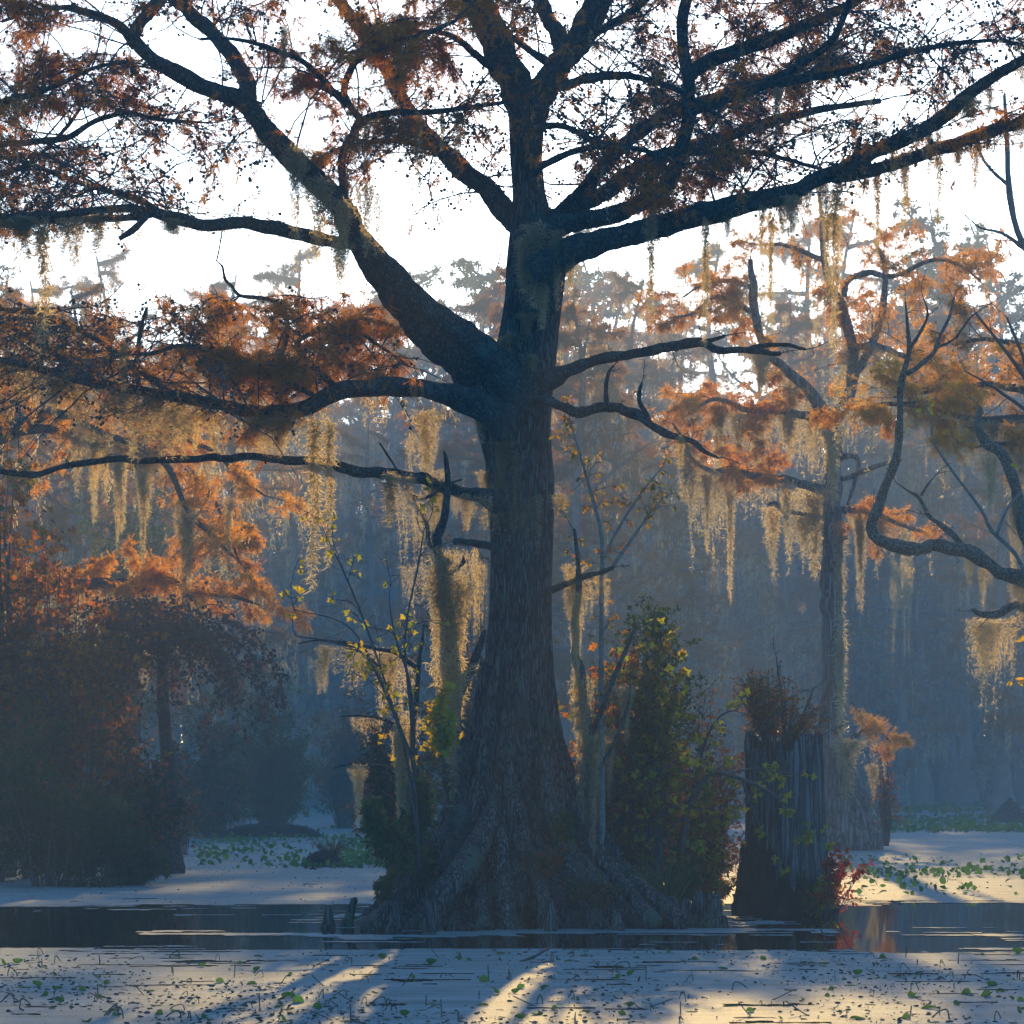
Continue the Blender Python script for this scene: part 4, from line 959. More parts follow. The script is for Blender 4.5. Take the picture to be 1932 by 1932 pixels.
for (x, y, l, w, Y, k, lab) in [
    (1378, 905, 215, 26, 62.0, 'mass', 'longest moss rope on the grey cypress, dark core with golden edges'),
    (1362, 895, 190, 40, 62.3, 'curtain', 'golden moss curtain next to the longest rope of the grey cypress'),
    (1483, 905, 130, 30, 62.6, 'mass', 'pointed golden moss clump midway along the long side limb'),
    (1410, 665, 60, 80, 62.8, 'curtain', 'golden moss fringe below the snapped tip of the bare reaching limb'),
    (1540, 780, 200, 50, 63.6, 'curtain', 'moss curtain beside the fork of the grey trunk'),
    (1600, 1390, 110, 60, 63.3, 'mass', 'dark moss mass over the swollen base of the grey cypress'),
    (1648, 1440, 70, 30, 63.3, 'mass', 'golden moss tuft beside the swollen grey base'),
    (1586, 1000, 220, 20, 63.5, 'rope', 'thin moss strand running down the grey trunk'),
    (1586, 1180, 260, 20, 63.5, 'rope', 'lower moss strand running down the grey trunk'),
    (1572, 800, 150, 50, 63.2, 'mass', 'dark moss mass filling the fork of the grey trunk')]:
    moss(at(x, y, Y), sz(l, Y) * 1.05, sz(w, Y) * 1.2, k, lab, far=True)

# bough of a cypress whose trunk stands outside the picture on the right
Y3 = 50
rt, RL = near_tree('cypress_tree', 'rusty cypress bough reaching in above the crooked bare branch, its trunk outside the picture', 'tree', (at(2120, HZ, Y3)[0], Y3, 0), [
    ('T', 'trunk', Y3, Y3, 0, 0, 0, [(2120, 1660, 55), (2118, 1560, 40), (2110, 1300, 26), (2105, 1000, 24), (2100, 700, 20), (2095, 400, 14), (2090, 150, 6)]),
    ('A', 'limb', Y3, Y3 - 2, 3.2, (.6, 1.6), .15, [(2100, 830, 12), (2010, 805, 10), (1932, 790, 8), (1870, 792, 7), (1820, 787, 6), (1770, 772, 5), (1721, 764, 5), (1670, 762, 4), (1625, 768, 2)]),
    ('B', 'limb', Y3, Y3 + 1, 3.0, (.6, 1.8), .15, [(2100, 770, 12), (2000, 745, 9), (1932, 735, 8), (1860, 725, 6), (1790, 735, 5), (1730, 742, 3), (1680, 750, 2)]),
    ('D', 'limb', Y3, Y3 + 3, 2.6, (.6, 1.6), .2, [(2100, 700, 10), (2010, 670, 8), (1940, 655, 6), (1860, 640, 4), (1800, 650, 3)]),
    ('E', 'limb', Y3, Y3 - 3, 2.0, (.5, 1.3), .2, [(2105, 900, 9), (2020, 860, 7), (1950, 840, 5), (1880, 838, 4), (1830, 845, 2)]),
], 'limb', dict(leaf=.14, twm=12, lk=8, conep=.3, folamt=.72, twfrac=.42, dmul=1.25), folm='gold', seed=41)
mrow(RL['A'], .2, .95, 10, (.4, 1.3), (.25, .6), ['curtain', 'mass'], 'golden moss fringe under the rusty side bough', 'moss under the rusty side bough')
mrow(RL['B'], .3, .95, 5, (.5, 1.6), (.25, .6), ['curtain', 'mass'], 'golden moss behind the rusty side bough', 'moss behind the rusty side bough')
mrow(RL['E'], .2, .95, 4, (.6, 1.7), (.25, .6), ['curtain', 'mass'], 'golden moss curtain by the thick drooping stem', 'moss by the thick drooping stem')

# crooked tupelo: trunk outside the picture, branch curling up
Y4 = 41
tu, TL = near_tree('tupelo_tree', 'crooked bare tupelo branch curling upward with thick lichened bark', 'tree', (at(2090, HZ, Y4)[0], Y4, 0), [
    ('T', 'trunk', Y4, Y4, 0, 0, 0, [(2100, 1690, 40), (2095, 1600, 32), (2080, 1400, 26), (2060, 1240, 22), (2020, 1150, 19)]),
    ('A', 'limb', Y4, Y4 - 1.5, 0, 0, 0, [(2030, 1165, 18), (1985, 1120, 15), (1932, 1094, 14), (1890, 1080, 14), (1858, 1058, 14), (1825, 1040, 13), (1790, 1035, 13), (1765, 1028, 15), (1740, 1036, 13), (1700, 1033, 12), (1668, 1023, 12), (1648, 1008, 12), (1644, 985, 11), (1655, 962, 10), (1668, 930, 9), (1682, 895, 9), (1694, 850, 8), (1697, 800, 7), (1698, 740, 6), (1706, 700, 6), (1716, 660, 5), (1713, 620, 3), (1708, 570, 2)]),
    ('A2', 'limb', Y4 - 1.5, Y4 - 1, 0, 0, 0, [(1712, 705, 5), (1735, 690, 5), (1762, 665, 4), (1775, 630, 3), (1790, 600, 3), (1800, 562, 2)]),
    ('A3', 'limb', Y4 - 1.5, Y4 - 2, 0, 0, 0, [(1716, 660, 4), (1740, 620, 3), (1750, 590, 2), (1738, 550, 1)]),
    ('A4', 'limb', Y4 - 1.5, Y4 - 2, 0, 0, 0, [(1768, 655, 3), (1800, 640, 2), (1830, 600, 2), (1850, 585, 1)]),
    ('B', 'limb', Y4, Y4 - .5, 0, 0, 0, [(1818, 1036, 7), (1800, 1010, 6), (1775, 990, 5), (1750, 970, 4), (1735, 940, 4), (1712, 925, 2), (1690, 910, 1)]),
    ('B2', 'limb', Y4 - .5, Y4 - .5, 0, 0, 0, [(1738, 935, 3), (1750, 915, 2), (1762, 900, 1)]),
    ('D', 'limb', Y4, Y4 + .5, 0, 0, 0, [(1985, 1110, 13), (1940, 1020, 12), (1925, 960, 12), (1908, 900, 11), (1890, 855, 10), (1862, 835, 9), (1845, 800, 8), (1850, 770, 6)]),
    ('E', 'limb', Y4, Y4 - .5, 0, 0, 0, [(1985, 1140, 12), (1950, 1150, 9), (1915, 1142, 8), (1880, 1160, 8), (1850, 1158, 6), (1835, 1150, 4)]),
], 'tupelo', None, seed=43, knob=.2)
dt, _, _, _, _ = grow_crown([(*TL[k], 2.2, (.1, .5), .25) for k in ('A', 'A2', 'A3', 'A4', 'B', 'B2', 'D', 'E')], 44, None, twm=4, conep=0, folamt=-9, r_b=.010, updir=.3, k3=1)
cparent(dt.build('twigs', M['twig']), tu)
mrow(TL['E'], .3, 1, 4, (.8, 1.7), (.25, .55), ['mass', 'curtain'], 'heavy golden moss at the short low branch of the tupelo', 'moss at the short low branch of the tupelo', False)
mrow(TL['A'], .12, .36, 5, (.25, .8), (.15, .35), ['tuft', 'curtain'], 'small golden moss tuft below the crooked tupelo branch', 'moss tufts below the crooked branch', False)
mrow(TL['D'], .2, .95, 3, (.5, 1.3), (.2, .4), ['mass'], 'golden moss beside the steep tupelo stem', 'moss beside the steep tupelo stem', False)
moss(at(1700, 1045, 39.5), 1.6, .3, 'curtain', 'golden two-pointed moss curtain below the bend of the crooked branch')

# bare-twigged sapling at the right edge above
def bare(name, label, cat, Y, limbs, seed, mat='twig_pale', dens=5, Lr=(.3, .9), leafm=None, leafn=0, leafs=.07, templ=None, tw=5, parts='stem', upd=.35):
    root = thing(name, label, cat, (at(limbs[0][0][0], HZ, Y)[0], Y, 0)); g = rng_(seed); cl = []
    for i, pts in enumerate(limbs):
        P, rr = limbpts(Y, Y + g.uniform(-.5, .5), pts)
        V, T, Q, Pp, rp = knobby_tube(P, rr, .08, 7, seed + i, .1, .1)
        cparent(mesh_obj(parts, V, T, Q, M[mat], None, True), root); cl.append((Pp, rp, dens, Lr, .15))
    mt, mf, mc, B, twp = grow_crown(cl, seed, None, leaf=.05, twm=tw, lk=0, conep=0, folamt=-9, updir=upd, r_b=.007, k3=1)
    cparent(mt.build('twigs', M[mat]), root)
    if leafn:
        sel = twp[g.permutation(len(twp))[:max(1, leafn // 3)]]
        pos, D = leaf_points(sel, g, 3, .6, .6, .4); mb = MB(); tv, tt = templ or leaf_simple()
        scatter(mb, tv, tt, pos, D, leafs * g.uniform(.6, 1.3, len(pos)), g)
        cparent(mb.build('leaves', M[leafm]), root)
    return root
bare('sapling', 'bare pale-twigged sapling at the picture edge below the fork of the sweeping limb', 'sapling', 38, [[(2010, 1640, 8), (2000, 1300, 8), (1990, 800, 8), (1960, 520, 8), (1932, 465, 7), (1915, 420, 6), (1903, 350, 6), (1900, 270, 5), (1895, 180, 3)], [(1903, 350, 4), (1870, 320, 3), (1850, 290, 3), (1845, 240, 2)], [(1935, 470, 5), (1890, 440, 3), (1850, 430, 2), (1820, 405, 1)]], 61, dens=4, leafm='orange', leafn=10, leafs=.11)
bare('sapling', 'fan of bare twigs rising before the rusty side bough', 'sapling', 40, [[(2050, 1660, 8), (2040, 1300, 7), (2010, 900, 6), (1960, 760, 5), (1925, 700, 4), (1880, 640, 3), (1840, 590, 2)], [(1990, 860, 5), (1940, 700, 4), (1900, 600, 2)], [(2010, 900, 5), (1960, 800, 4), (1880, 735, 3), (1820, 700, 1)]], 62, dens=4, mat='twig')
bare('sapling', 'slender sapling with yellow leaves in front of the crooked branch', 'sapling', 40.5, [[(1980, 1660, 6), (1960, 1300, 5), (1932, 1080, 4), (1870, 1000, 4), (1850, 960, 3), (1770, 850, 2), (1755, 800, 1)], [(1880, 1010, 4), (1900, 960, 3), (1925, 930, 2)]], 63, dens=3, leafm='yellow', leafn=60, leafs=.12, templ=leaf_simple())

# ---------------------------------------------------------------- left group
Y5 = 54
lt, LL = near_tree('cypress_tree', 'rusty cypress beyond the bare limb with golden moss ropes, trunk outside the picture', 'tree', (at(-110, HZ, Y5)[0], Y5, 0), [
    ('T', 'trunk', Y5, Y5, 0, 0, 0, [(-110, 1680, 80), (-108, 1560, 55), (-105, 1300, 36), (-100, 1000, 30), (-100, 750, 26), (-95, 500, 18), (-90, 200, 8)]),
    ('A', 'limb', Y5, Y5 - 3, 3.0, (.7, 1.7), .3, [(-100, 850, 16), (-30, 815, 13), (50, 797, 11), (95, 782, 10), (137, 785, 8), (160, 800, 7), (200, 820, 6), (267, 845, 6), (320, 885, 6), (352, 960, 5), (400, 1010, 4), (440, 1050, 2)]),
    ('B', 'limb', Y5, Y5 - 2, 3.0, (.7, 1.7), .3, [(-100, 870, 14), (0, 830, 10), (67, 808, 9), (120, 815, 8), (175, 832, 7), (240, 830, 6), (310, 820, 5), (400, 850, 4), (450, 900, 3), (500, 935, 2)]),
    ('D', 'limb', Y5, Y5 - 2, 3.0, (.6, 1.5), .2, [(267, 845, 6), (330, 850, 5), (390, 920, 4), (430, 1000, 3), (450, 1060, 2)]),
    ('E', 'limb', Y5, Y5 - 3, 2.8, (.6, 1.6), .3, [(-100, 1150, 16), (0, 1120, 11), (100, 1110, 9), (213, 1101, 8), (255, 1094, 7), (300, 1091, 7), (340, 1100, 6), (360, 1114, 6), (410, 1120, 5), (450, 1128, 4), (500, 1145, 2)]),
    ('F', 'limb', Y5, Y5 - 3, 2.0, (.5, 1.4), .4, [(-100, 1060, 14), (20, 1090, 10), (120, 1100, 9), (213, 1100, 8), (240, 1125, 7), (280, 1160, 5), (330, 1200, 3)]),
    ('G', 'limb', Y5, Y5 + 1, 3.0, (.8, 1.8), .2, [(-95, 700, 12), (-20, 690, 8), (60, 670, 6), (140, 690, 4), (200, 700, 2)]),
], 'limb', dict(leaf=.15, twm=12, lk=7, conep=.5, folamt=.85, twfrac=.42), folm='gold', seed=51)
mrow(LL['A'], .35, .95, 13, (.5, 1.6), (.2, .6), ['curtain', 'mass'], 'golden moss among the rusty foliage under the bare limb', 'golden moss under the bare limb')
mrow(LL['B'], .35, .9, 7, (.5, 1.6), (.2, .6), ['curtain', 'mass'], 'golden moss on the drooping rusty limb', 'golden moss on the drooping rusty limb')
mrow(LL['E'], .35, .95, 7, (.5, 1.5), (.2, .6), ['curtain', 'mass'], 'golden moss under the low dark-arched limb', 'golden moss under the low arched limb')
mrow(LL['F'], .2, .95, 6, (.8, 2.0), (.2, .6), ['curtain', 'mass'], 'golden moss behind the weeping cone-laden branches', 'golden moss behind the weeping branches')
for (x, y, l, w, Y, k, lab) in [(222, 850, 205, 22, 51, 'mass', 'long golden moss rope, first below the bare limb'), (270, 880, 190, 28, 51, 'mass', 'golden moss rope pointed at its tip, beside the first'), (357, 960, 150, 36, 51, 'mass', 'dark-cored moss mass on the drooping rusty branch'), (432, 930, 160, 24, 51, 'mass', 'moss clump against the slim hazy trunk')]:
    moss(at(x, y, Y), sz(l, Y), sz(w, Y) * 1.2, k, lab, far=True)

def shrub(name, label, cat, px, py, Y, W, H, leaf, templ, leafs, nst=16, twm=9, lk=6, seed=1, stem='twig', group=None, lean=(0, 0), r0=.018, low=.15, amt=.9, dep=None, z0=0.0, cones=False, droop=.4):
    """Bush: stems fanning from the base into an uneven dome W wide and H high (metres)."""
    g = rng_(seed); base = at(px, py, Y)
    root = thing(name, label, cat, base, group)
    a = g.uniform(0, 2 * np.pi, nst); rr = np.sqrt(g.uniform(0, 1, nst)); hh = g.uniform(low, 1, nst)
    rr = rr * np.sqrt(np.clip(1.06 - hh ** 2, .04, 1))
    nl = max(4, nst // 5); li = g.integers(0, nl, nst)                # stems gather in lobes, so the outline is uneven
    mixf = .62; la = a[:nl]; ax = rr * np.cos(a); ay = rr * np.sin(a); lx = ax[:nl] * 1.15; ly = ay[:nl] * 1.15; lh = hh[:nl] * g.uniform(.8, 1.08, nl)
    ax = ax * (1 - mixf) + lx[li] * mixf; ay = ay * (1 - mixf) + ly[li] * mixf; hh = hh * (1 - mixf) + lh[li] * mixf
    rr = np.hypot(ax, ay); a = np.arctan2(ay, ax)
    tgt = np.stack([rr * np.cos(a) * W / 2 + lean[0] * hh, rr * np.sin(a) * (dep or W) / 2, hh * H], 1)
    st = np.stack([np.cos(a) * .06 * W, np.sin(a) * .06 * W, np.full(nst, -.05)], 1)
    ctl = st + np.stack([tgt[:, 0] * .35, tgt[:, 1] * .35, tgt[:, 2] * .7], 1)
    t = np.linspace(0, 1, 9)[None, :, None]
    B = (1 - t) ** 2 * st[:, None] + 2 * t * (1 - t) * ctl[:, None] + t ** 2 * tgt[:, None]
    B[:, 1:] += np.cumsum(g.normal(0, .012 * H, (nst, 8, 3)), 1) * .5
    L = np.linalg.norm(B[:, -1] - B[:, 0], axis=1)
    mt = MB(); V, Q = tubes(B, taper(r0 * (.6 + g.uniform(0, .6, nst)), .003, 9, nst), 5); mt.add(V, None, Q)
    tw, tl, par = side_twigs(B, L, g, twm, .34, 5, .02, .8, t0=.2)
    V, Q = tubes(tw, taper(np.full(len(tw), .004), .0015, 5, len(tw)), 3); mt.add(V, None, Q)
    t2, l2, p2 = side_twigs(tw, tl, g, 4, .5, 4, -.02, .6)
    V, Q = tubes(t2, taper(np.full(len(t2), .0022), .001, 4, len(t2)), 3); mt.add(V, None, Q)
    mt.build('stems', M[stem], root)
    for j, (lm, share) in enumerate(leaf if isinstance(leaf, list) else [(leaf, 1.0)]):
        mf = MB()
        for pth, kk in ((tw, max(1, lk // 2)), (t2, lk)):
            m = g.uniform(0, 1, len(pth)) < amt * share
            if m.sum() == 0: continue
            pos, D = leaf_points(pth[m], g, kk, droop, .75)
            tv, tt = templ; scatter(mf, tv, tt, pos, D, leafs * g.uniform(.55, 1.35, len(pos)), g)
        mf.build('leaves' if j == 0 else 'coloured_leaves', M[lm], root)
    if cones:
        mc = MB(); e = np.concatenate([tw[:, -1], t2[::2, -1]]); e = np.repeat(e, 3, 0) + g.normal(0, .02, (len(e) * 3, 3))
        scatter(mc, CONE[0], CONE[1], e, g.normal(0, 1, e.shape), g.uniform(.025, .05, len(e)), g)
        o = mc.build('cones', M['cone'], root); o['kind'] = 'stuff'
    return root
LM, LS, LN = leaf_maple(), leaf_simple(), leaf_narrow()
# big dark bush on the left bank and its neighbours
shrub('wax_myrtle_bush', 'huge dark green bush at the water edge with bare stems at its foot', 'bush', 90, 1680, 42.2, 3.3, 2.7, 'green', LN, .10, 46, 12, 7, 81, droop=.1, low=.05, dep=2.6)
shrub('wax_myrtle_bush', 'dark leafy bush whose sprays dip to the duckweed', 'bush', 205, 1672, 42.6, 1.9, 1.5, 'green', LN, .10, 26, 12, 7, 82, droop=.2, low=.02, dep=1.6)
shrub('wax_myrtle_bush', 'dark bush filling the corner behind the largest one', 'bush', -20, 1668, 44, 3.2, 3.4, [('green', .7), ('maroon', .25)], LN, .11, 36, 12, 7, 83, dep=2.6)
shrub('shrub', 'dim brown and green shrub just beyond the dark bush', 'bush', 250, 1640, 47, 2.8, 3.0, [('green', .5), ('maroon', .4)], LS, .085, 34, 11, 6, 84, dep=2.2)
shrub('sweetgum_tree', 'sweetgum with dull orange star leaves above the dark bush', 'tree', 70, 1660, 45.5, 3.0, 5.2, [('orange', .6), ('maroon', .25)], LM, .10, 30, 10, 4, 85, low=.5, r0=.03, dep=2.2)
shrub('sweetgum_tree', 'tall thin sweetgum with fiery orange and yellow leaves', 'tree', 12, 1665, 46, 2.0, 7.0, [('orange', .45), ('maple', .4)], LM, .11, 26, 9, 4, 86, low=.62, r0=.035, dep=1.6)
shrub('sweetgum_tree', 'purple-red leaved sweetgum between the orange ones and the weeping branches', 'tree', 165, 1655, 46, 2.6, 4.4, [('maroon', .6), ('orange', .3)], LM, .10, 30, 10, 4, 87, low=.55, r0=.03, dep=2)
shrub('pine_tree', 'hazy green tree behind the golden moss ropes', 'tree', 235, 1580, 78, 3.6, 8.8, 'willow', LN, .2, 30, 10, 6, 88, low=.5, r0=.05)
shrub('willow_bush', 'olive green bush standing on a dark hummock in the lily pads', 'bush', 515, 1578, 80, 3.6, 4.6, [('willow', .9)], LN, .16, 60, 11, 6, 89, low=.1, r0=.03, dep=3)
shrub('willow_bush', 'lower dim bush between the olive one and the weeping branches', 'bush', 405, 1585, 76, 3.2, 4.0, [('green', .6), ('maroon', .3)], LN, .16, 46, 11, 6, 90, low=.1, r0=.03, dep=3)
shrub('willow_bush', 'reddish brown shrub fading into shade beside the great tree', 'bush', 650, 1560, 92, 3.6, 4.6, [('maroon', .5), ('willow', .3)], LN, .18, 50, 11, 5, 91, low=.1, r0=.03, dep=3)
# weeping, cone-laden branches
g = rng_(95)
wt = thing('cypress_tree', 'dark weeping cypress dome laden with round cones beside the sweetgums', 'tree', at(300, 1640, 48))
n = 64; az = g.uniform(0, 6.28, n); top = at(300, 1170, 48)
S = top + g.normal(0, .12, (n, 3)) + np.array([0, 0, -.2]) * g.uniform(0, 3, (n, 1)); D = np.stack([np.cos(az) * 1.0, np.sin(az) * .7, g.uniform(.15, .8, n)], 1)
D[:, 0] += .25
B = walk(S, D, g.uniform(1.3, 3.1, n), g, 14, .08, -.22, -.02)
mt = MB(); V, Q = tubes(B, taper(np.full(n, .012), .003, 14, n), 5); mt.add(V, None, Q)
V, T, Q, _, _ = knobby_tube([at(318, 1660, 48), at(322, 1500, 48.2), at(310, 1350, 48), top], [.30, .13, .10, .06], .1, 12, 5, .15)
cparent(mesh_obj('trunk', V, T, Q, M['limb'], None, True), wt)
tw, tl, par = side_twigs(B, np.full(n, 2.2), g, 22, .22, 6, -.16, .5)
V, Q = tubes(tw, taper(np.full(len(tw), .004), .0018, 6, len(tw)), 3); mt.add(V, None, Q)
cparent(mt.build('branches', M['twig']), wt)
mf = MB(); pos, DD = leaf_points(tw[g.uniform(0, 1, len(tw)) < .55], g, 6, .8, .5); scatter(mf, SPR[0][0], SPR[0][1], pos, DD, g.uniform(.06, .14, len(pos)), g)
cparent(mf.build('foliage', M['maroon']), wt)
mc = MB(); e, _ = leaf_points(tw[g.uniform(0, 1, len(tw)) < .7], g, 4, 0, 0, .5); e = e + g.normal(0, .02, e.shape)
scatter(mc, CONE[0], CONE[1], e, g.normal(0, 1, e.shape), g.uniform(.035, .06, len(e)), g)
o = cparent(mc.build('cones', M['cone']), wt); o['kind'] = 'stuff'
# dim mossy mass hanging to the water behind the weeping dome
shrub('shrub', 'dim grey-brown tangle hanging to the water under the weeping dome', 'bush', 345, 1608, 60, 1.6, 2.6, [('maroon', .4), ('green', .4)], LS, .08, 30, 11, 5, 96, dep=1.6)

# ---------------------------------------------------------------- snags beside the great trunk
def snag(label, Y, limbs, seed, mat='limb'):
    root = thing('dead_snag', label, 'dead tree', (at(limbs[0][0][0], HZ, Y)[0], Y, 0)); out = []
    for i, pts in enumerate(limbs):
        P, rr = limbpts(Y, Y + (.2 if i else 0), pts); V, T, Q, Pp, rp = knobby_tube(P, rr, .05, 12, seed + i, .16, .3)
        cparent(mesh_obj('trunk' if i == 0 else 'branch', V, T, Q, M[mat], None, True), root); out.append((Pp, rp))
    return out
s1 = snag('dead moss-cloaked snag with a broken pointed top beside the great trunk', 31.0, [
    [(852, 1690, 26), (858, 1560, 24), (862, 1420, 22), (858, 1320, 19), (852, 1227, 18), (845, 1150, 15), (838, 1080, 12), (828, 1040, 10), (826, 1010, 9), (836, 985, 8), (841, 944, 7), (845, 900, 6), (842, 870, 5), (838, 852, 2)],
    [(852, 1060, 5), (830, 1040, 4), (812, 1030, 4), (806, 990, 4), (795, 965, 4), (780, 945, 3), (765, 915, 3), (745, 880, 2), (717, 837, 2)],
    [(860, 1300, 16), (885, 1260, 10), (905, 1215, 7), (915, 1190, 4)],
    [(770, 925, 2), (790, 940, 3), (815, 935, 3), (840, 915, 2), (870, 905, 2)],
    [(845, 1080, 4), (865, 1068, 4), (875, 1060, 4), (873, 1050, 2)]], 600)
s2 = snag('thin grey leaning stem between the snag and the yellow-leaved twigs', 30.6, [
    [(790, 1660, 7), (787, 1500, 6), (780, 1400, 6), (783, 1340, 5), (790, 1260, 4), (800, 1180, 2)],
    [(770, 1650, 16), (768, 1520, 15), (764, 1420, 13), (758, 1370, 9), (752, 1350, 4)],
    [(790, 1262, 5), (745, 1232, 4), (700, 1222, 3), (650, 1212, 3), (600, 1208, 2), (565, 1214, 1)], [(766, 1470, 5), (735, 1452, 4), (700, 1444, 3), (655, 1442, 2), (630, 1450, 1)], [(760, 1375, 4), (720, 1356, 3), (680, 1350, 2), (645, 1352, 1)]], 620)
s3 = snag('moss-wrapped bent sapling standing just beyond the great trunk', 31.0, [
    [(1098, 1600, 10), (1106, 1480, 10), (1110, 1400, 10), (1100, 1300, 9), (1088, 1230, 8), (1086, 1170, 7), (1092, 1110, 6), (1090, 1060, 4), (1084, 1000, 3)],
    [(1110, 1400, 6), (1135, 1340, 5), (1158, 1280, 5), (1180, 1230, 4), (1200, 1180, 3)],
    [(1106, 1480, 5), (1150, 1420, 4), (1185, 1330, 3), (1190, 1290, 2)]], 640)
for (x, y, l, w, Y, k, lab) in [
    (838, 1030, 250, 60, 30.8, 'mass', 'long dark moss coat on the upper half of the snag'),
    (850, 1090, 250, 80, 30.75, 'mass', 'broad moss coat around the middle of the snag'),
    (868, 1080, 190, 60, 30.7, 'mass', 'blue-grey moss beard on the side of the snag facing the trunk'),
    (822, 1060, 230, 40, 30.8, 'mass', 'moss edge with golden rim on the outer side of the snag'),
    (852, 1240, 270, 80, 30.7, 'mass', 'moss coat on the lower part of the snag'),
    (805, 770, 150, 56, 31.2, 'mass', 'thick dark moss rope hanging from the thick bend of the lower limb near the trunk'),
    (795, 810, 130, 50, 31.3, 'curtain', 'ragged moss under the thick bend, beside the thick rope'),
    (755, 890, 90, 40, 30.9, 'curtain', 'golden-tipped moss on the bent dead twig'),
    (775, 925, 180, 44, 30.9, 'curtain', 'amber moss curtain beneath the bent dead twig'),
    (800, 950, 160, 40, 31, 'curtain', 'second amber moss curtain beneath the bent dead twig'),
    (880, 1030, 210, 36, 31.3, 'curtain', 'moss curtain in the gap between snag and great trunk'),
    (900, 930, 90, 50, 31.0, 'curtain', 'moss beard under the collar of the bare limb'),
    (905, 1050, 220, 24, 31.4, 'curtain', 'amber moss hugging the shaded edge of the great trunk'),
    (768, 1340, 300, 40, 30.5, 'mass', 'tall moss sheath down the stem before the buttress'),
    (752, 1370, 200, 30, 30.4, 'mass', 'golden-rimmed moss sheath beside the pale stem'),
    (1087, 1110, 260, 36, 30.8, 'mass', 'long blue-grey moss sheath on the bent sapling, upper part'),
    (1098, 1270, 280, 46, 30.8, 'mass', 'long blue-grey moss sheath on the bent sapling, middle part'),
    (1120, 1380, 230, 34, 30.8, 'mass', 'moss sheath trailing down to the roots beside the bent sapling'),
    (1180, 1290, 110, 40, 31.2, 'mass', 'moss beard with pink-gold fringe on the leaning sapling branch'),
    (1150, 1370, 140, 30, 31.1, 'mass', 'slanting moss beard below the pink-gold one'),
    (1083, 1060, 110, 40, 31.1, 'mass', 'dark moss clump at the top of the bent sapling'),
    (1125, 1090, 90, 44, 31.1, 'curtain', 'gold-lit moss below the short dead stub'),
    (1240, 962, 30, 10, 31.0, 'tuft', 'tiny dark tuft at the tip of a thin twig'),
    (1055, 930, 50, 40, 31.2, 'tuft', 'dark ball of moss against the side of the great trunk'),
    (676, 1440, 120, 34, 30.6, 'mass', 'golden pear-shaped moss clump over the lily pads'),
    (612, 1215, 90, 30, 30.6, 'mass', 'outermost golden moss clump on the low spreading twigs'),
    (650, 1215, 100, 70, 30.7, 'curtain', 'golden moss curtain on the low spreading twigs'),
    (690, 1220, 100, 70, 30.8, 'curtain', 'dense golden moss curtain next to the outermost ones'),
    (730, 1225, 120, 60, 30.9, 'mass', 'darker moss mass where the low twigs meet the snag'),
    (600, 1240, 70, 26, 30.5, 'tuft', 'ragged golden tuft between the outermost moss clumps'),
    (745, 1240, 160, 60, 31.0, 'curtain', 'amber moss curtain before the dusky bush beside the snag'),
    (815, 880, 110, 40, 31.1, 'curtain', 'amber moss behind the pointed top of the snag'),
    (780, 1060, 140, 40, 31.2, 'curtain', 'amber moss hanging on the far side of the leaning dead twig'),
    (692, 1350, 60, 50, 30.7, 'curtain', 'small bright golden moss spray below the low twigs')]:
    moss(at(x, y, Y), sz(l, Y), sz(w, Y) * 1.25, k, lab)

# ---------------------------------------------------------------- thickets around the great tree
bare('maple_sapling', 'fan of thin bare twigs tipped with yellow maple leaves before the hazy water', 'sapling', 30.4, [
    [(790, 1640, 3.5), (785, 1520, 3), (775, 1350, 2.5), (765, 1200, 2), (790, 1060, 2), (800, 1000, 1)], [(785, 1560, 3), (760, 1400, 2.5), (710, 1270, 2), (655, 1180, 1.5), (555, 1150, 1)],
    [(785, 1500, 2.5), (740, 1330, 2), (690, 1180, 2), (640, 1060, 1.5), (625, 1035, 1)], [(780, 1450, 4), (775, 1300, 3), (745, 1200, 2), (735, 1140, 1)],
    [(785, 1450, 4), (700, 1250, 3), (640, 1215, 2), (560, 1200, 1)]], 131, dens=3.5, leafm='yellow', leafn=270, leafs=.068, templ=LM, mat='twig')
bare('dogwood_sapling', 'tall thin sapling with green, red-tinged leaves hugging the sunless side of the great trunk', 'sapling', 31.6, [
    [(1135, 1600, 7), (1135, 1400, 6), (1134, 1250, 5), (1136, 1075, 4), (1133, 1000, 4), (1115, 930, 3), (1095, 860, 2), (1075, 790, 1)], [(1136, 1060, 3), (1165, 1000, 3), (1210, 930, 2), (1250, 880, 1)],
    [(1100, 1080, 3), (1085, 1010, 2), (1065, 970, 1)], [(1155, 1070, 4), (1190, 1020, 3), (1225, 970, 2), (1240, 950, 1)]], 132, dens=9, Lr=(.15, .45), leafm='maple', leafn=480, leafs=.072)
shrub('maple_tree', 'small maple with green and orange leaves beyond the moss-wrapped sapling', 'tree', 1170, 1700, 32.8, 1.7, 2.7, [('maple', .22), ('orange', .38)], LM, .085, 26, 10, 3, 134, low=.35, r0=.016)
shrub('evergreen_shrub', 'green feathery evergreen top rising behind the small maple', 'bush', 1150, 1680, 33.6, 1.5, 2.9, 'green', LN, .07, 10, 8, 4, 135, low=.45, r0=.014)
shrub('evergreen_shrub', 'round dark green clump of leaves on a thin stem above the maple', 'bush', 1228, 1680, 33.2, .5, 3.2, 'green', LS, .05, 16, 9, 8, 136, low=.82, r0=.010)
shrub('maple_tree', 'maple sapling with glowing yellow-orange leaf sprays beside the evergreen clump', 'tree', 1235, 1690, 32.6, .9, 2.7, [('maple', .5), ('yellow', .3)], LM, .085, 20, 9, 4, 137, low=.6, r0=.012)
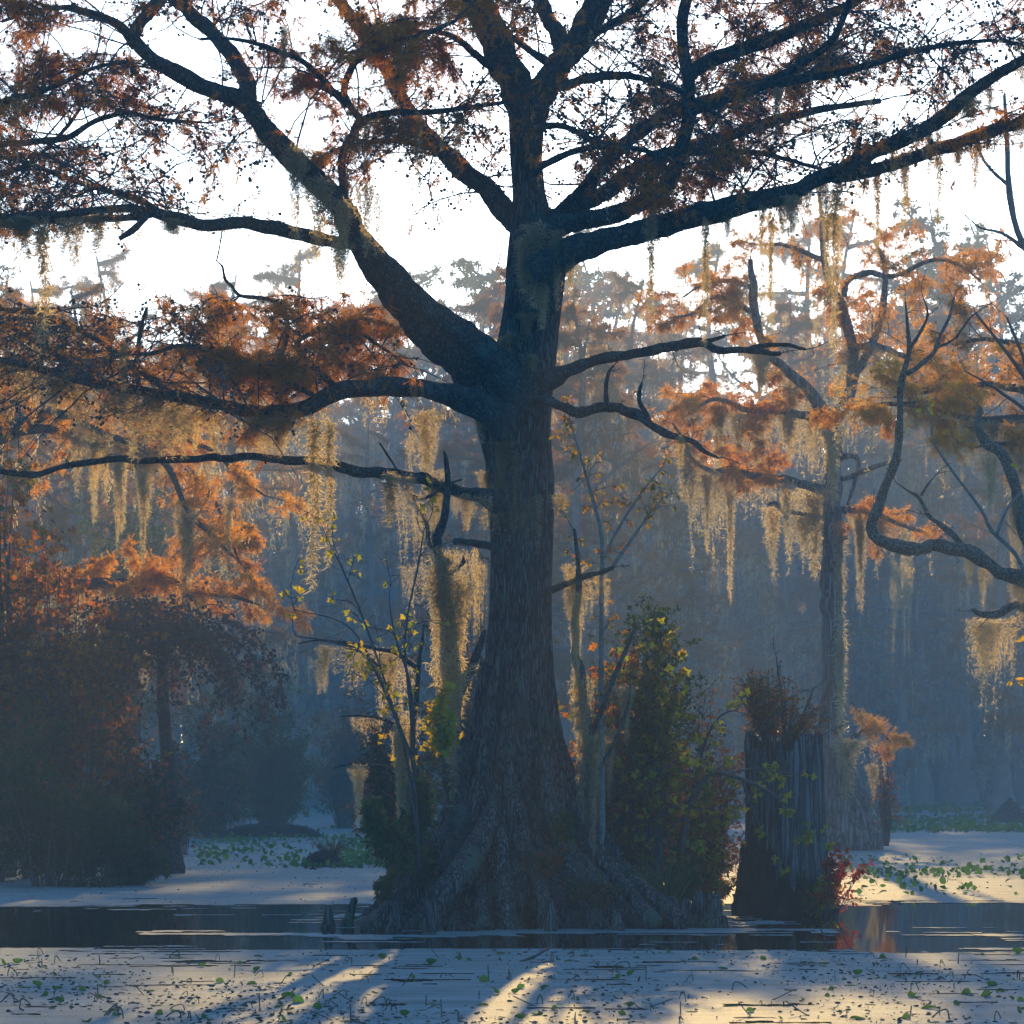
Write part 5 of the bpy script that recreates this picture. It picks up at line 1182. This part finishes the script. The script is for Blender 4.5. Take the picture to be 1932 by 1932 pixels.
shrub('viburnum_shrub', 'dark red-leaved shrub filling the gap between the great tree and the stump', 'bush', 1195, 1700, 33.0, 2.3, 2.1, [('maroon', .4), ('orange', .35)], LS, .06, 60, 12, 4, 138, low=.1, r0=.012)
shrub('viburnum_shrub', 'tangled orange-lit shrub crowding the edge of the broken stump', 'bush', 1300, 1690, 34.4, 1.9, 2.4, [('orange', .4), ('maroon', .25)], LS, .055, 56, 11, 3, 139, low=.1, r0=.012)
shrub('viburnum_shrub', 'bright orange leaved twigs glowing low against the water', 'bush', 1345, 1700, 33.5, 1.15, 1.35, [('orange', .6), ('yellow', .3)], LS, .06, 34, 10, 4, 140, low=.05, r0=.009)
shrub('evergreen_shrub', 'small dark evergreen leaning over the roots near the cypress knees', 'bush', 1275, 1700, 32.6, .6, .75, 'green', LN, .09, 18, 9, 6, 141, low=.1, r0=.008)
bare('maple_sapling', 'arching maple sapling whose yellow-green leaves hang before the broken stump', 'sapling', 32.9, [
    [(1275, 1700, 8), (1285, 1600, 7), (1300, 1520, 6), (1340, 1460, 5), (1400, 1470, 4), (1460, 1500, 3), (1500, 1535, 2), (1545, 1565, 1)], [(1300, 1520, 4), (1330, 1400, 3), (1360, 1350, 2), (1390, 1340, 1)],
    [(1400, 1470, 3), (1420, 1530, 2), (1440, 1570, 2), (1465, 1600, 1)], [(1370, 1460, 3), (1430, 1450, 2), (1500, 1460, 1)]], 142, dens=5, Lr=(.15, .45), leafm='yellow', leafn=330, leafs=.072, templ=LM, mat='twig', upd=0)
shrub('sumac_sapling', 'sprig of crimson leaves at the foot of the grey cypress behind the stump', 'sapling', 1565, 1735, 32.6, .75, .82, 'red', LS, .055, 9, 5, 4, 143, low=.65, r0=.005, lean=(.28, 0), dep=.4)
shrub('fetterbush_shrub', 'low shrub with green and crimson leaves on the roots of the great tree', 'bush', 1015, 1660, 30.5, .8, .5, [('green', .25), ('red', .15)], LS, .05, 24, 8, 4, 144, low=.1, r0=.007, dep=.5)
shrub('fetterbush_shrub', 'dim leafy scrub over the lower roots of the great tree', 'bush', 1110, 1700, 30.3, 1.2, .35, [('green', .2), ('maroon', .2)], LS, .045, 22, 8, 4, 145, low=.1, r0=.006, dep=.5)
shrub('fetterbush_shrub', 'dim leafy scrub between the pale root and the snag', 'bush', 800, 1660, 30.9, .7, .6, [('green', .3), ('maroon', .15)], LN, .06, 22, 8, 4, 146, low=.1, r0=.007, dep=.6)
shrub('fetterbush_shrub', 'dark evergreen sprays climbing the stems before the buttress', 'bush', 795, 1600, 30.6, .6, .85, 'green', LN, .07, 18, 8, 4, 147, low=.2, r0=.007, dep=.5)
shrub('bay_sapling', 'leaning sapling with long glossy green leaves drooping over the duckweed', 'sapling', 775, 1655, 30.2, .5, .85, 'willow', LS, .09, 12, 6, 5, 148, low=.5, r0=.007, lean=(-.42, 0), dep=.35)
shrub('bay_sapling', 'low bright green sprig on the hummock end of the roots', 'sapling', 722, 1690, 30.4, .35, .3, 'willow', LS, .05, 10, 5, 4, 149, low=.2, r0=.004)
shrub('bay_sapling', 'small light green leaves against the middle of the buttress', 'sapling', 1060, 1590, 30.6, .4, .35, 'willow', LS, .08, 7, 4, 3, 150, low=.3, r0=.004)
shrub('maple_sapling', 'yellow-green maple sprig in front of the snag', 'sapling', 838, 1440, 30.2, .3, .75, 'yellow', LM, .075, 8, 5, 3, 151, low=.4, r0=.005)
# grass tussock near the knees
def tussock(label, p, n, h, seed, mat='grass', group=None, spread=.35):
    g = rng_(seed); a = g.uniform(0, 6.28, n); D = np.stack([np.cos(a) * spread, np.sin(a) * spread, np.full(n, 1.0)], 1)
    S = np.stack([np.cos(a), np.sin(a), np.zeros(n)], 1) * g.uniform(0, .12, (n, 1)); L = h * g.uniform(.5, 1.2, n)
    B = walk(S, D, L, g, 6, .06, -.25); w = taper(np.full(n, .005), .0008, 6, n)
    V, Q = tubes(B, w, 3); o = mesh_obj('grass_tussock', V, None, Q, M[mat]); o.location = tuple(p)
    tag(o, label, 'grass', group); return o
tussock('fresh green sedge tussock on the root hummock near the cypress knees', at(1262, 1700, 31.2), 160, .55, 201)
tussock('dry sedge tuft on the small root hummock near the leaning sapling', at(755, 1650, 30.6), 90, .35, 202)

shrub('thicket', 'dim leafy thicket added behind the snag and the great trunk to block low sun', 'bush', 900, 1655, 46, 3.0, 5.8, [('maroon', .4), ('green', .4)], LS, .08, 44, 11, 5, 172, low=.1, r0=.02, dep=1.6)  # thicket put in to hold the low sun off the near water
shrub('wax_myrtle_bush', 'dusky bush added behind the golden low twigs and the pale stems to block low sun', 'bush', 745, 1650, 36, 1.3, 2.5, [('green', .5), ('maroon', .3)], LN, .08, 34, 11, 5, 173, low=.2, r0=.012, dep=1.0)  # bush added for the shade it casts forward on the duckweed
# ---------------------------------------------------------------- broken stump
def stump():
    Ys = 34.2; c = at(1482, HZ, Ys); g = rng_(66); root = thing('tree_stump', 'tall weathered broken stump with cracked grey wood and rotten dark foot', 'stump', (c[0], Ys, 0)); K = 180
    rows = np.linspace(-.12, zc(1398, Ys), 60); V = np.zeros((60, K, 3)); th = np.arange(K) / K * 2 * np.pi
    top = .05 * np.sin(th * 2 + 1) + .03 * np.sin(th * 5) + .035 * np.round(1.6 * np.sin(th * 6 + 2 * np.sin(th * 4))) + .02 * g.normal(0, 1, K) + np.where((th > 3.4) & (th < 4.3), -.10, 0)
    gr = g.normal(0, 1, K); gr = (gr + np.roll(gr, 1) * .8 + np.roll(gr, -1) * .8) * .012
    cr = np.zeros(K)
    for _ in range(15):
        a = g.uniform(0, 6.28); d = (th - a + np.pi) % (2 * np.pi) - np.pi; cr -= g.uniform(.02, .07) * np.exp(-(d / g.uniform(.015, .035)) ** 2)
    for i, z in enumerate(rows):
        f = i / 59; py = HZ - (z - CH) / Ys * FPX
        hw = sz(np.interp(py, [1398, 1560, 1660, 1700, 1760], [71, 73, 78, 84, 90]), Ys); dx = sz(np.interp(py, [1398, 1700], [-5, 3]), Ys)
        rad = hw * (1 + cr * (1.1 - .3 * f) + gr * (.7 + .3 * np.sin(z * 2 + th * 3)) + .03 * np.sin(th * 5 + z) + .02 * np.sin(th * 2 + 1) + .006 * g.normal(0, 1, K))
        V[i, :, 0] = rad * np.cos(th) + dx; V[i, :, 1] = rad * .9 * np.sin(th); V[i, :, 2] = z + top * max(0, (f - .7) / .3) ** 2
    idx = np.arange(60 * K).reshape(60, K); a = idx[:-1]; b = idx[1:]
    Q = np.stack([a, np.roll(a, -1, 1), np.roll(b, -1, 1), b], -1).reshape(-1, 4)
    Vi = V[-1] * np.array([.86, .86, 1]); Vj = Vi * np.array([1, 1, 0]) + np.array([0, 0, rows[-1] - .5])
    Vf = np.vstack([V.reshape(-1, 3), Vi, Vj, [[0, 0, rows[-1] - .55]]]); n0 = 60 * K
    o_ = idx[-1]; i1 = n0 + np.arange(K); i2 = n0 + K + np.arange(K); cc = n0 + 2 * K
    Q = np.vstack([Q, np.stack([o_, np.roll(o_, -1), np.roll(i1, -1), i1], 1), np.stack([i1, np.roll(i1, -1), np.roll(i2, -1), i2], 1)])
    T = np.stack([i2, np.roll(i2, -1), np.full(K, cc)], 1)
    mesh_obj('wood', Vf, T, Q, M['wood'], root, True)
    # rotten peat foot with ragged upper edge
    Kf = 150; th = np.arange(Kf) / Kf * 2 * np.pi; rows = np.linspace(-.1, 1, 16); V = np.zeros((16, Kf, 3))
    hgt = .22 + .16 * np.abs(np.sin(th * 7 + .5)) * g.uniform(.4, 1, Kf) + .12 * np.abs(g.normal(0, 1, Kf)) + np.where((np.cos(th) < -.3) & (np.sin(th) < .3), .38, 0)
    for i, t in enumerate(rows):
        rad = sz(np.interp(t, [-.1, 0, .3, 1], [98, 96, 90, 79]), Ys) * (1 + .03 * g.normal(0, 1, Kf) + .04 * np.sin(th * 9 + t * 4))
        V[i, :, 0] = rad * np.cos(th) - sz(2, Ys); V[i, :, 1] = rad * .9 * np.sin(th); V[i, :, 2] = t * hgt
    idx = np.arange(16 * Kf).reshape(16, Kf); a = idx[:-1]; b = idx[1:]
    Q = np.stack([a, np.roll(a, -1, 1), np.roll(b, -1, 1), b], -1).reshape(-1, 4)
    mesh_obj('rotten_foot', V.reshape(-1, 3), None, Q, M['rotten'], root, True)
    mb = MB(); n = 420; a = g.uniform(0, 6.28, n); z = g.uniform(.0, .5, n); S = np.stack([np.cos(a) * .53, np.sin(a) * .48, z], 1)
    B = walk(S, np.stack([np.cos(a), np.sin(a), g.normal(0, .6, n)], 1), g.uniform(.04, .16, n), g, 5, .5, -.3)
    Vv, Qq = tubes(B, taper(np.full(n, .004), .001, 5, n), 3); mb.add(Vv, None, Qq); mb.build('rootlets', M['rotten'], root)
stump()
shrub('fetterbush_shrub', 'twiggy shrub with orange leaves growing from the top of the broken stump', 'bush', 1468, 1412, 34.2, 1.9, 1.0, [('orange', .3), ('maple', .1)], LS, .045, 66, 9, 3, 160, low=.25, r0=.006, dep=.7)
bare('berry_sapling', 'thin bare twigs with berries spreading over the stump top', 'sapling', 34.4, [[(1480, 1415, 5), (1478, 1340, 4), (1468, 1270, 2), (1465, 1240, 1)], [(1490, 1415, 4), (1515, 1350, 3), (1535, 1300, 1)], [(1450, 1415, 4), (1425, 1360, 3), (1405, 1330, 1)]], 161, dens=9, Lr=(.15, .4), mat='twig', leafm='red', leafn=50, leafs=.03)
shrub('fetterbush_shrub', 'small yellow-green leaves at the dark foot of the broken stump', 'bush', 1535, 1722, 33.5, .35, .34, [('willow', .6), ('yellow', .3)], LS, .05, 14, 6, 4, 162, low=.1, r0=.004)
shrub('fetterbush_shrub', 'yellow-lit twigs beside the stump foot, over the dark water', 'bush', 1556, 1712, 33.4, .25, .45, 'yellow', LS, .045, 9, 5, 4, 163, low=.3, r0=.004)
shrub('fetterbush_shrub', 'brown and orange scrub beside the swollen base of the grey cypress', 'bush', 1672, 1592, 64.5, .9, 2.4, [('orange', .2), ('maroon', .3)], LS, .06, 22, 8, 3, 164, low=.2, r0=.012, dep=1)

# the countless short moss wisps along every bough
mb = MB()
for (PP, n, l0, l1, wd, ss) in FR:
    pos, _ = leaf_points(PP[rng.integers(0, len(PP), n)], rng, 1, 0, 0, .05)
    for p_ in pos:
        l = l0 + (l1 - l0) * rng.uniform() ** 2; m = int(max(10, 110 * l / ss)); t = rng.uniform(0, 1, m)
        k = 1 if l < .2 else 3; x0 = rng.normal(0, wd * .5, k)[rng.integers(0, k, m)]
        q = p_ + np.stack([x0 * (1 - .5 * t) + rng.normal(0, wd * .22, m) * (1.1 - t), rng.normal(0, wd * .2, m), -t * l * (1 - .4 * (x0 / wd) ** 2)], 1)
        d = rng.normal(0, .6, (m, 3)); d[:, 2] = -np.abs(rng.normal(.8, .5, m))
        scatter(mb, np.array([[0, -.055, 0], [0, .055, 0], [.55, .05, .12], [1, .02, -.05]]), np.array([[0, 1, 2], [2, 1, 3]]), q, nrm(d), rng.uniform(.03, .06, m) * ss ** .7, rng)
tag(mb.build('moss_wisps', M['moss']), 'countless short wisps of grey moss along the cypress boughs', 'moss wisps', kind='stuff')
# cypress knees: (x, base y, height px, base half width px)
KNEES = [(620, 1752, 42, 14, 'lone upright cypress knee standing clear of the roots', 0), (655, 1750, 56, 12, 'slanting cypress knee touching the first root', 14), (1345, 1748, 62, 26, 'tallest rounded cypress knee of the pair beside the stump', 0), (1318, 1746, 64, 20, 'second rounded cypress knee in the pair beside the stump', 0),
         (1293, 1748, 52, 20, 'smaller cypress knee tucked between the roots and the pair', 0), (1366, 1752, 24, 10, 'low cypress knee at the outer side of the pair', 0), (1272, 1752, 60, 24, 'broad cypress knee leaning on the last root', -10), (745, 1755, 50, 16, 'knobbly cypress knee before the hummock of roots', 0),
         (812, 1758, 84, 15, 'thin upright cypress knee before the snag', 0), (1040, 1757, 62, 12, 'pale split cypress knee at the middle of the buttress', 0), (1165, 1757, 40, 14, 'short cypress knee in the shade of the buttress', 0)]
for i, (x, y, h, hw, lab, lean) in enumerate(KNEES):
    Y = depth_of(y) + .1 if x not in (812, 1040, 745) else depth_of(y) - .05
    b = at(x, HZ, Y); H = sz(h, Y); w = sz(hw, Y); g = rng_(700 + i)
    pts = [(0, 0, -.08), (0, 0, .02), (sz(lean, Y) * .3, 0, H * .35), (sz(lean, Y) * .7, 0, H * .7), (sz(lean, Y), 0, H * .92), (sz(lean, Y) * 1.05, 0, H)]
    V, T, Q, _, _ = knobby_tube(pts, [w * 1.15, w, w * .72, w * .62, w * .5, w * .22], .02, 14, 710 + i, .14, .1)
    o = mesh_obj('cypress_knee', V, T, Q, M['root'], None, True); o.location = (b[0], Y, 0); tag(o, lab, 'cypress knee')
# far stumps and hummocks
def hummock(name, label, cat, px, py, wpx, hpx, seed, flat=1.4, mat='rotten'):
    Y = depth_of(py) + sz(wpx, depth_of(py)) * .25; g = rng_(seed); W = sz(wpx, Y) / 2; H = sz(hpx, Y); K = 48; n = 14
    th = np.arange(K) / K * 2 * np.pi; V = np.zeros((n, K, 3))
    for i in range(n):
        f = i / (n - 1); r = W * (1 - f) ** (1 / flat) * (1 + .12 * np.sin(th * 3 + seed) + .1 * np.sin(th * 7 + f * 5) + .07 * g.normal(0, 1, K)) + .01
        V[i, :, 0] = r * np.cos(th); V[i, :, 1] = r * .6 * np.sin(th); V[i, :, 2] = -.05 + (H + .05) * f + .03 * H * g.normal(0, 1, K)
    idx = np.arange(n * K).reshape(n, K); a = idx[:-1]; b = idx[1:]
    Q = np.stack([a, np.roll(a, -1, 1), np.roll(b, -1, 1), b], -1).reshape(-1, 4)
    o = mesh_obj(name, V.reshape(-1, 3), None, Q, M[mat], None, True); o.location = (at(px, HZ, Y)[0], Y, 0); tag(o, label, cat); return o
hummock('hummock', 'small dark hummock with dead grass amid the lily pads', 'hummock', 608, 1636, 84, 30, 1, 2.2)
tussock('dead brown grass sprouting from the small dark hummock', at(625, 1618, 51.8), 120, .5, 203, 'maroon', None, .5)
hummock('hummock', 'dark peaty bank under the olive bush', 'hummock', 505, 1580, 190, 26, 2, 3)
hummock('hummock', 'tiny dark lump floating beside the small hummock', 'hummock', 590, 1641, 18, 5, 12, 2)
hummock('tree_stump', 'conical dark stump at the far side of the open water', 'stump', 1905, 1552, 80, 45, 3, 1.1, 'root')
hummock('tree_stump', 'round dark stump just beyond the grey cypress base', 'stump', 1664, 1535, 22, 22, 4, 2.5, 'root')
hummock('hummock', 'shadowy bank of brush beyond the lily pads', 'hummock', 1755, 1512, 75, 26, 5, 3)
shrub('willow_bush', 'dim green bush on the shadowy far bank', 'bush', 1770, 1508, 200, 5, 5.5, 'green', LN, .35, 30, 9, 5, 170, low=.1, r0=.05)
shrub('willow_bush', 'reddish bush beside the far flared cypress', 'bush', 1870, 1500, 190, 5, 5, [('maroon', .5), ('orange', .3)], LN, .35, 30, 9, 5, 171, low=.1, r0=.05)

# ================================================================ LILY PADS AND LITTER
def pad_mesh(kind, seed):
    g = rng_(seed); n = 22; V = [(0, 0, .004)]; T = []
    for ring in (.5, 1.0):
        for i in range(n):
            a = ((.06 + .88 * i / (n - 1)) if kind == 'flat' else (.001 + .998 * i / (n - 1))) * 2 * np.pi; x, y = ring * math.cos(a), ring * math.sin(a) * .85; rr = ring
            z = 0.01 + .03 * ring * math.sin(a * 3 + seed)
            if kind == 'folded': b = max(0, x) * 1.25; x, z = (x if x < 0 else x * .35), z + b * .75
            if kind == 'upright': z += (x + 1) * .42; x *= .45; z += .25 * abs(y) ** 2
            if kind == 'curled': z += .55 * max(0, abs(y) - .25) ** 1.1; y *= .75
            V.append((x, y, z))
    for i in range(n - 1):
        T += [(0, 1 + i, 2 + i), (1 + i, 1 + n + i, 2 + n + i), (1 + i, 2 + n + i, 2 + i)]
    o = mesh_obj('lily_pad', V, T, None, M['pad'], None, True); me = o.data; bpy.data.objects.remove(o); return me
PADS = {k: [pad_mesh(k, s) for s in (1, 2)] for k in ('flat', 'folded', 'upright', 'curled')}
rng = rng_(88)
def pad(px, py, size, kind, label, group=None):
    p = ground(px, py); o = bpy.data.objects.new('lily_pad', PADS[kind][rng.integers(2)]); C.objects.link(o)
    o.location = (p[0], p[1], .006); o.rotation_euler = (rng.normal(0, .05), rng.normal(0, .05), rng.uniform(0, 6.28) if kind != 'folded' else rng.choice([-1, 1]) * 1.57 + rng.normal(0, .5)); o.scale = (size,) * 3
    tag(o, label, 'lily pad', group); return o
BIG = [(70, 1862, 26, 'upright', 'tall upturned lily leaf at the back of the corner cluster'), (108, 1866, 26, 'curled', 'large curled lily leaf in the corner cluster'), (112, 1892, 24, 'upright', 'dark standing lily leaf in the corner cluster'), (85, 1880, 20, 'folded', 'folded lily leaf in the middle of the corner cluster'),
       (98, 1905, 16, 'curled', 'small curled lily leaf below the corner cluster'), (1190, 1842, 28, 'upright', 'tallest green upturned lily leaf on the sunlit duckweed'), (1165, 1846, 17, 'folded', 'low folded lily leaf touching the tallest sunlit one'), (487, 1806, 20, 'curled', 'green curled lily leaf near the dark water edge'),
       (865, 1812, 17, 'upright', 'bright green lily leaf at the start of the sunlit strip'), (885, 1814, 13, 'folded', 'greyish lily leaf beside the bright green one'), (215, 1908, 30, 'curled', 'long curled lily leaf low in the corner'), (325, 1912, 18, 'upright', 'pointed upright lily leaf low on the duckweed'),
       (300, 1916, 22, 'folded', 'folded lily leaf beside the pointed upright one'), (440, 1908, 20, 'flat', 'flat green lily pad low on the duckweed'), (475, 1855, 18, 'curled', 'rounded curled lily leaf on the bluish duckweed'), (415, 1855, 22, 'folded', 'brownish folded lily leaf with a bent stem'),
       (550, 1882, 20, 'folded', 'pale folded lily leaf pointing up'), (285, 1872, 18, 'curled', 'curled lily leaf alone on the bluish duckweed'), (1440, 1812, 16, 'folded', 'dark folded lily leaf beyond the sunlit strip'), (1530, 1818, 16, 'curled', 'dark green lily leaf in the blue shade'),
       (1665, 1808, 16, 'folded', 'bluish folded lily leaf near the dark reflections'), (1310, 1812, 14, 'folded', 'small folded lily leaf near the water edge'), (810, 1896, 30, 'flat', 'long flat dark lily pad on the purple duckweed'), (1920, 1800, 26, 'upright', 'upturned green lily leaf cut by the picture edge'),
       (1822, 1688, 12, 'upright', 'green lily leaf in the thin row beyond the stump'), (1270, 1872, 20, 'flat', 'flat lily pad on the sunlit duckweed'), (1640, 1897, 22, 'flat', 'flat dark lily pad near the bottom edge'), (140, 1826, 26, 'flat', 'flat pad with a turned edge behind the corner cluster'), (205, 1836, 28, 'flat', 'wide flat pad beyond the corner cluster')]
for (x, y, s, k, lab) in BIG: pad(x, y, sz(s, depth_of(y)) * .47, k, lab)
for i in range(130):
    py = rng.uniform(1796, 1932); px = rng.uniform(0, 1932); Y = depth_of(py)
    pad(px, py, rng.uniform(.02, .055), ['flat', 'folded', 'curled', 'flat', 'upright'][i % 5], 'small dark lily pad lying in the duckweed', 'small lily pads in the duckweed')
# bent dead stems
sm = []
for s in range(5):
    g = rng_(300 + s); pts = [(0, 0, -.02), (.01, 0, .05), (.03, .01, .10), (.07 + .05 * g.uniform(), .02, .12 - .04 * g.uniform()), (.14 + .06 * g.uniform(), .02, .03)]
    if s == 0: pts = [(0, 0, -.03), (.005, 0, .08), (.01, .003, .16)]
    if s == 1: pts = [(-.12, 0, .0), (-.04, 0, .04), (.05, 0, .09), (.12, 0, .13)]
    V, T, Q, _, _ = knobby_tube(pts, [.0075] * len(pts), .02, 6, 310 + s, .15)
    o = mesh_obj('dead_stalk', V, T, Q, M['paddry'], None, True); sm.append(o.data); bpy.data.objects.remove(o)
for i in range(110):
    py = rng.uniform(1800, 1930); px = rng.uniform(0, 1932); p = ground(px, py)
    o = bpy.data.objects.new('dead_stalk', sm[rng.integers(5)]); C.objects.link(o); o.location = (p[0], p[1], 0); o.rotation_euler = (0, 0, rng.uniform(0, 6.28)); o.scale = (rng.uniform(.25, .7), rng.uniform(.3, .7), rng.uniform(.3, .75))
    tag(o, 'bent dead lily stem poking from the duckweed', 'dead stem', 'bent dead stems in the duckweed')
V, T, Q, _, _ = knobby_tube([(-.13, 0, .0), (0, 0, .05), (.14, 0, .13)], [.012, .011, .008], .03, 7, 333, .2)
o = mesh_obj('floating_stick', V, T, Q, M['twig'], None, True); p = ground(1010, 1815); o.location = (p[0], p[1], 0); tag(o, 'short brown stick slanting out of the sunlit duckweed', 'stick')
V, T, Q, _, _ = knobby_tube([(0, 0, -.05), (.02, 0, .05), (-.02, 0, .10), (.05, 0, .16), (.10, 0, .22), (.16, .02, .26)], [.009, .008, .007, .006, .004, .002], .03, 7, 334, .2)
o = mesh_obj('floating_stick', V, T, Q, M['twig'], None, True); p = ground(1552, 1775); o.location = (p[0], p[1], 0); tag(o, 'crooked dark twig rising from still water near the stump', 'stick')
# tiny litter: bits too many to count
mb = MB(); N_ = 8500; Yl = 8550 / (rng.uniform(0, 1, N_) ** .8 * 160 + 320); Xl = rng.uniform(-.19, .19, N_) * Yl
tv, tt = leaf_simple(); D = rng.normal(0, 1, (N_, 3)); D[:, 2] *= .18
pos = np.stack([Xl, Yl, np.full(N_, .009)], 1); kp = (patch(pos * np.array([1, .45, 1]), 1.6, 4.0) + rng.normal(0, .35, N_)) > .05; pos = pos[kp]; D = D[kp]; scatter(mb, tv, tt, pos, D, rng.uniform(.008, .05, len(pos)), rng)
N2 = 1500; Yl = rng.uniform(36, 60, N2); k = weed_cover(rng.uniform(-9, 9, N2), Yl)
pos = np.stack([rng.uniform(-.18, .18, N2) * Yl, Yl, np.full(N2, .009)], 1)[k]; D = rng.normal(0, 1, (len(pos), 3)); D[:, 2] *= .2
scatter(mb, tv, tt, pos, D, rng.uniform(.02, .05, len(pos)), rng)
o = mb.build('floating_litter', M['paddry']); tag(o, 'tiny dark leaf scraps floating all over the duckweed', 'litter', kind='stuff')
# far lily pads, uncountable
mb = MB()
def padfield(x0, x1, y0, y1, n, s0, s1):
    py = rng.uniform(y0, y1, n); px = rng.uniform(x0, x1, n); Y = 8550 / (py - HZ)
    pos = np.stack([(px - 966) / FPX * Y, Y, rng.uniform(.01, .10, n)], 1)
    k = patch(pos * np.array([1, .35, 1]), .8, 3.0) > rng.normal(-.1, .35, n); pos = pos[k]
    D = rng.normal(0, 1, (len(pos), 3)); D[:, 2] = D[:, 2] * .5 + .25
    tv, tt = leaf_simple(); scatter(mb, tv * np.array([1, 2.6, 1.5]), tt, pos, D, rng.uniform(s0, s1, len(pos)), rng)
padfield(370, 760, 1563, 1640, 1700, .05, .13); padfield(590, 800, 1590, 1640, 500, .05, .13)
padfield(1640, 1960, 1540, 1572, 2000, .07, .18); padfield(1640, 1960, 1500, 1535, 1200, .15, .4); padfield(1560, 1960, 1632, 1690, 260, .04, .11); padfield(1560, 1960, 1622, 1634, 90, .04, .11)
padfield(1560, 1960, 1648, 1656, 160, .04, .11)
padfield(0, 1640, 1500, 1545, 900, .2, .4)
o = mb.build('lily_pads', M['pad']); tag(o, 'distant bed of green lily pads on the pale duckweed', 'lily pads', kind='stuff')

# ================================================================ HAZE
m, t, o = newmat('haze_air'); v = t.nodes.new("ShaderNodeVolumePrincipled")
v.inputs['Color'].default_value = (.86, .95, .93, 1); v.inputs['Density'].default_value = .0027; v.inputs['Anisotropy'].default_value = -.02
t.links.new(v.outputs[0], o.inputs['Volume'])
x0, x1, y0, y1, z0, z1 = -130, 130, -12, 300, -1.2, 56
hz = mesh_obj('haze', [(x, y, z) for z in (z0, z1) for y in (y0, y1) for x in (x0, x1)], None, [(0, 2, 3, 1), (4, 5, 7, 6), (0, 1, 5, 4), (2, 6, 7, 3), (0, 4, 6, 2), (1, 3, 7, 5)], m)
tag(hz, 'pale morning haze filling the air over the swamp', 'haze', kind='stuff')
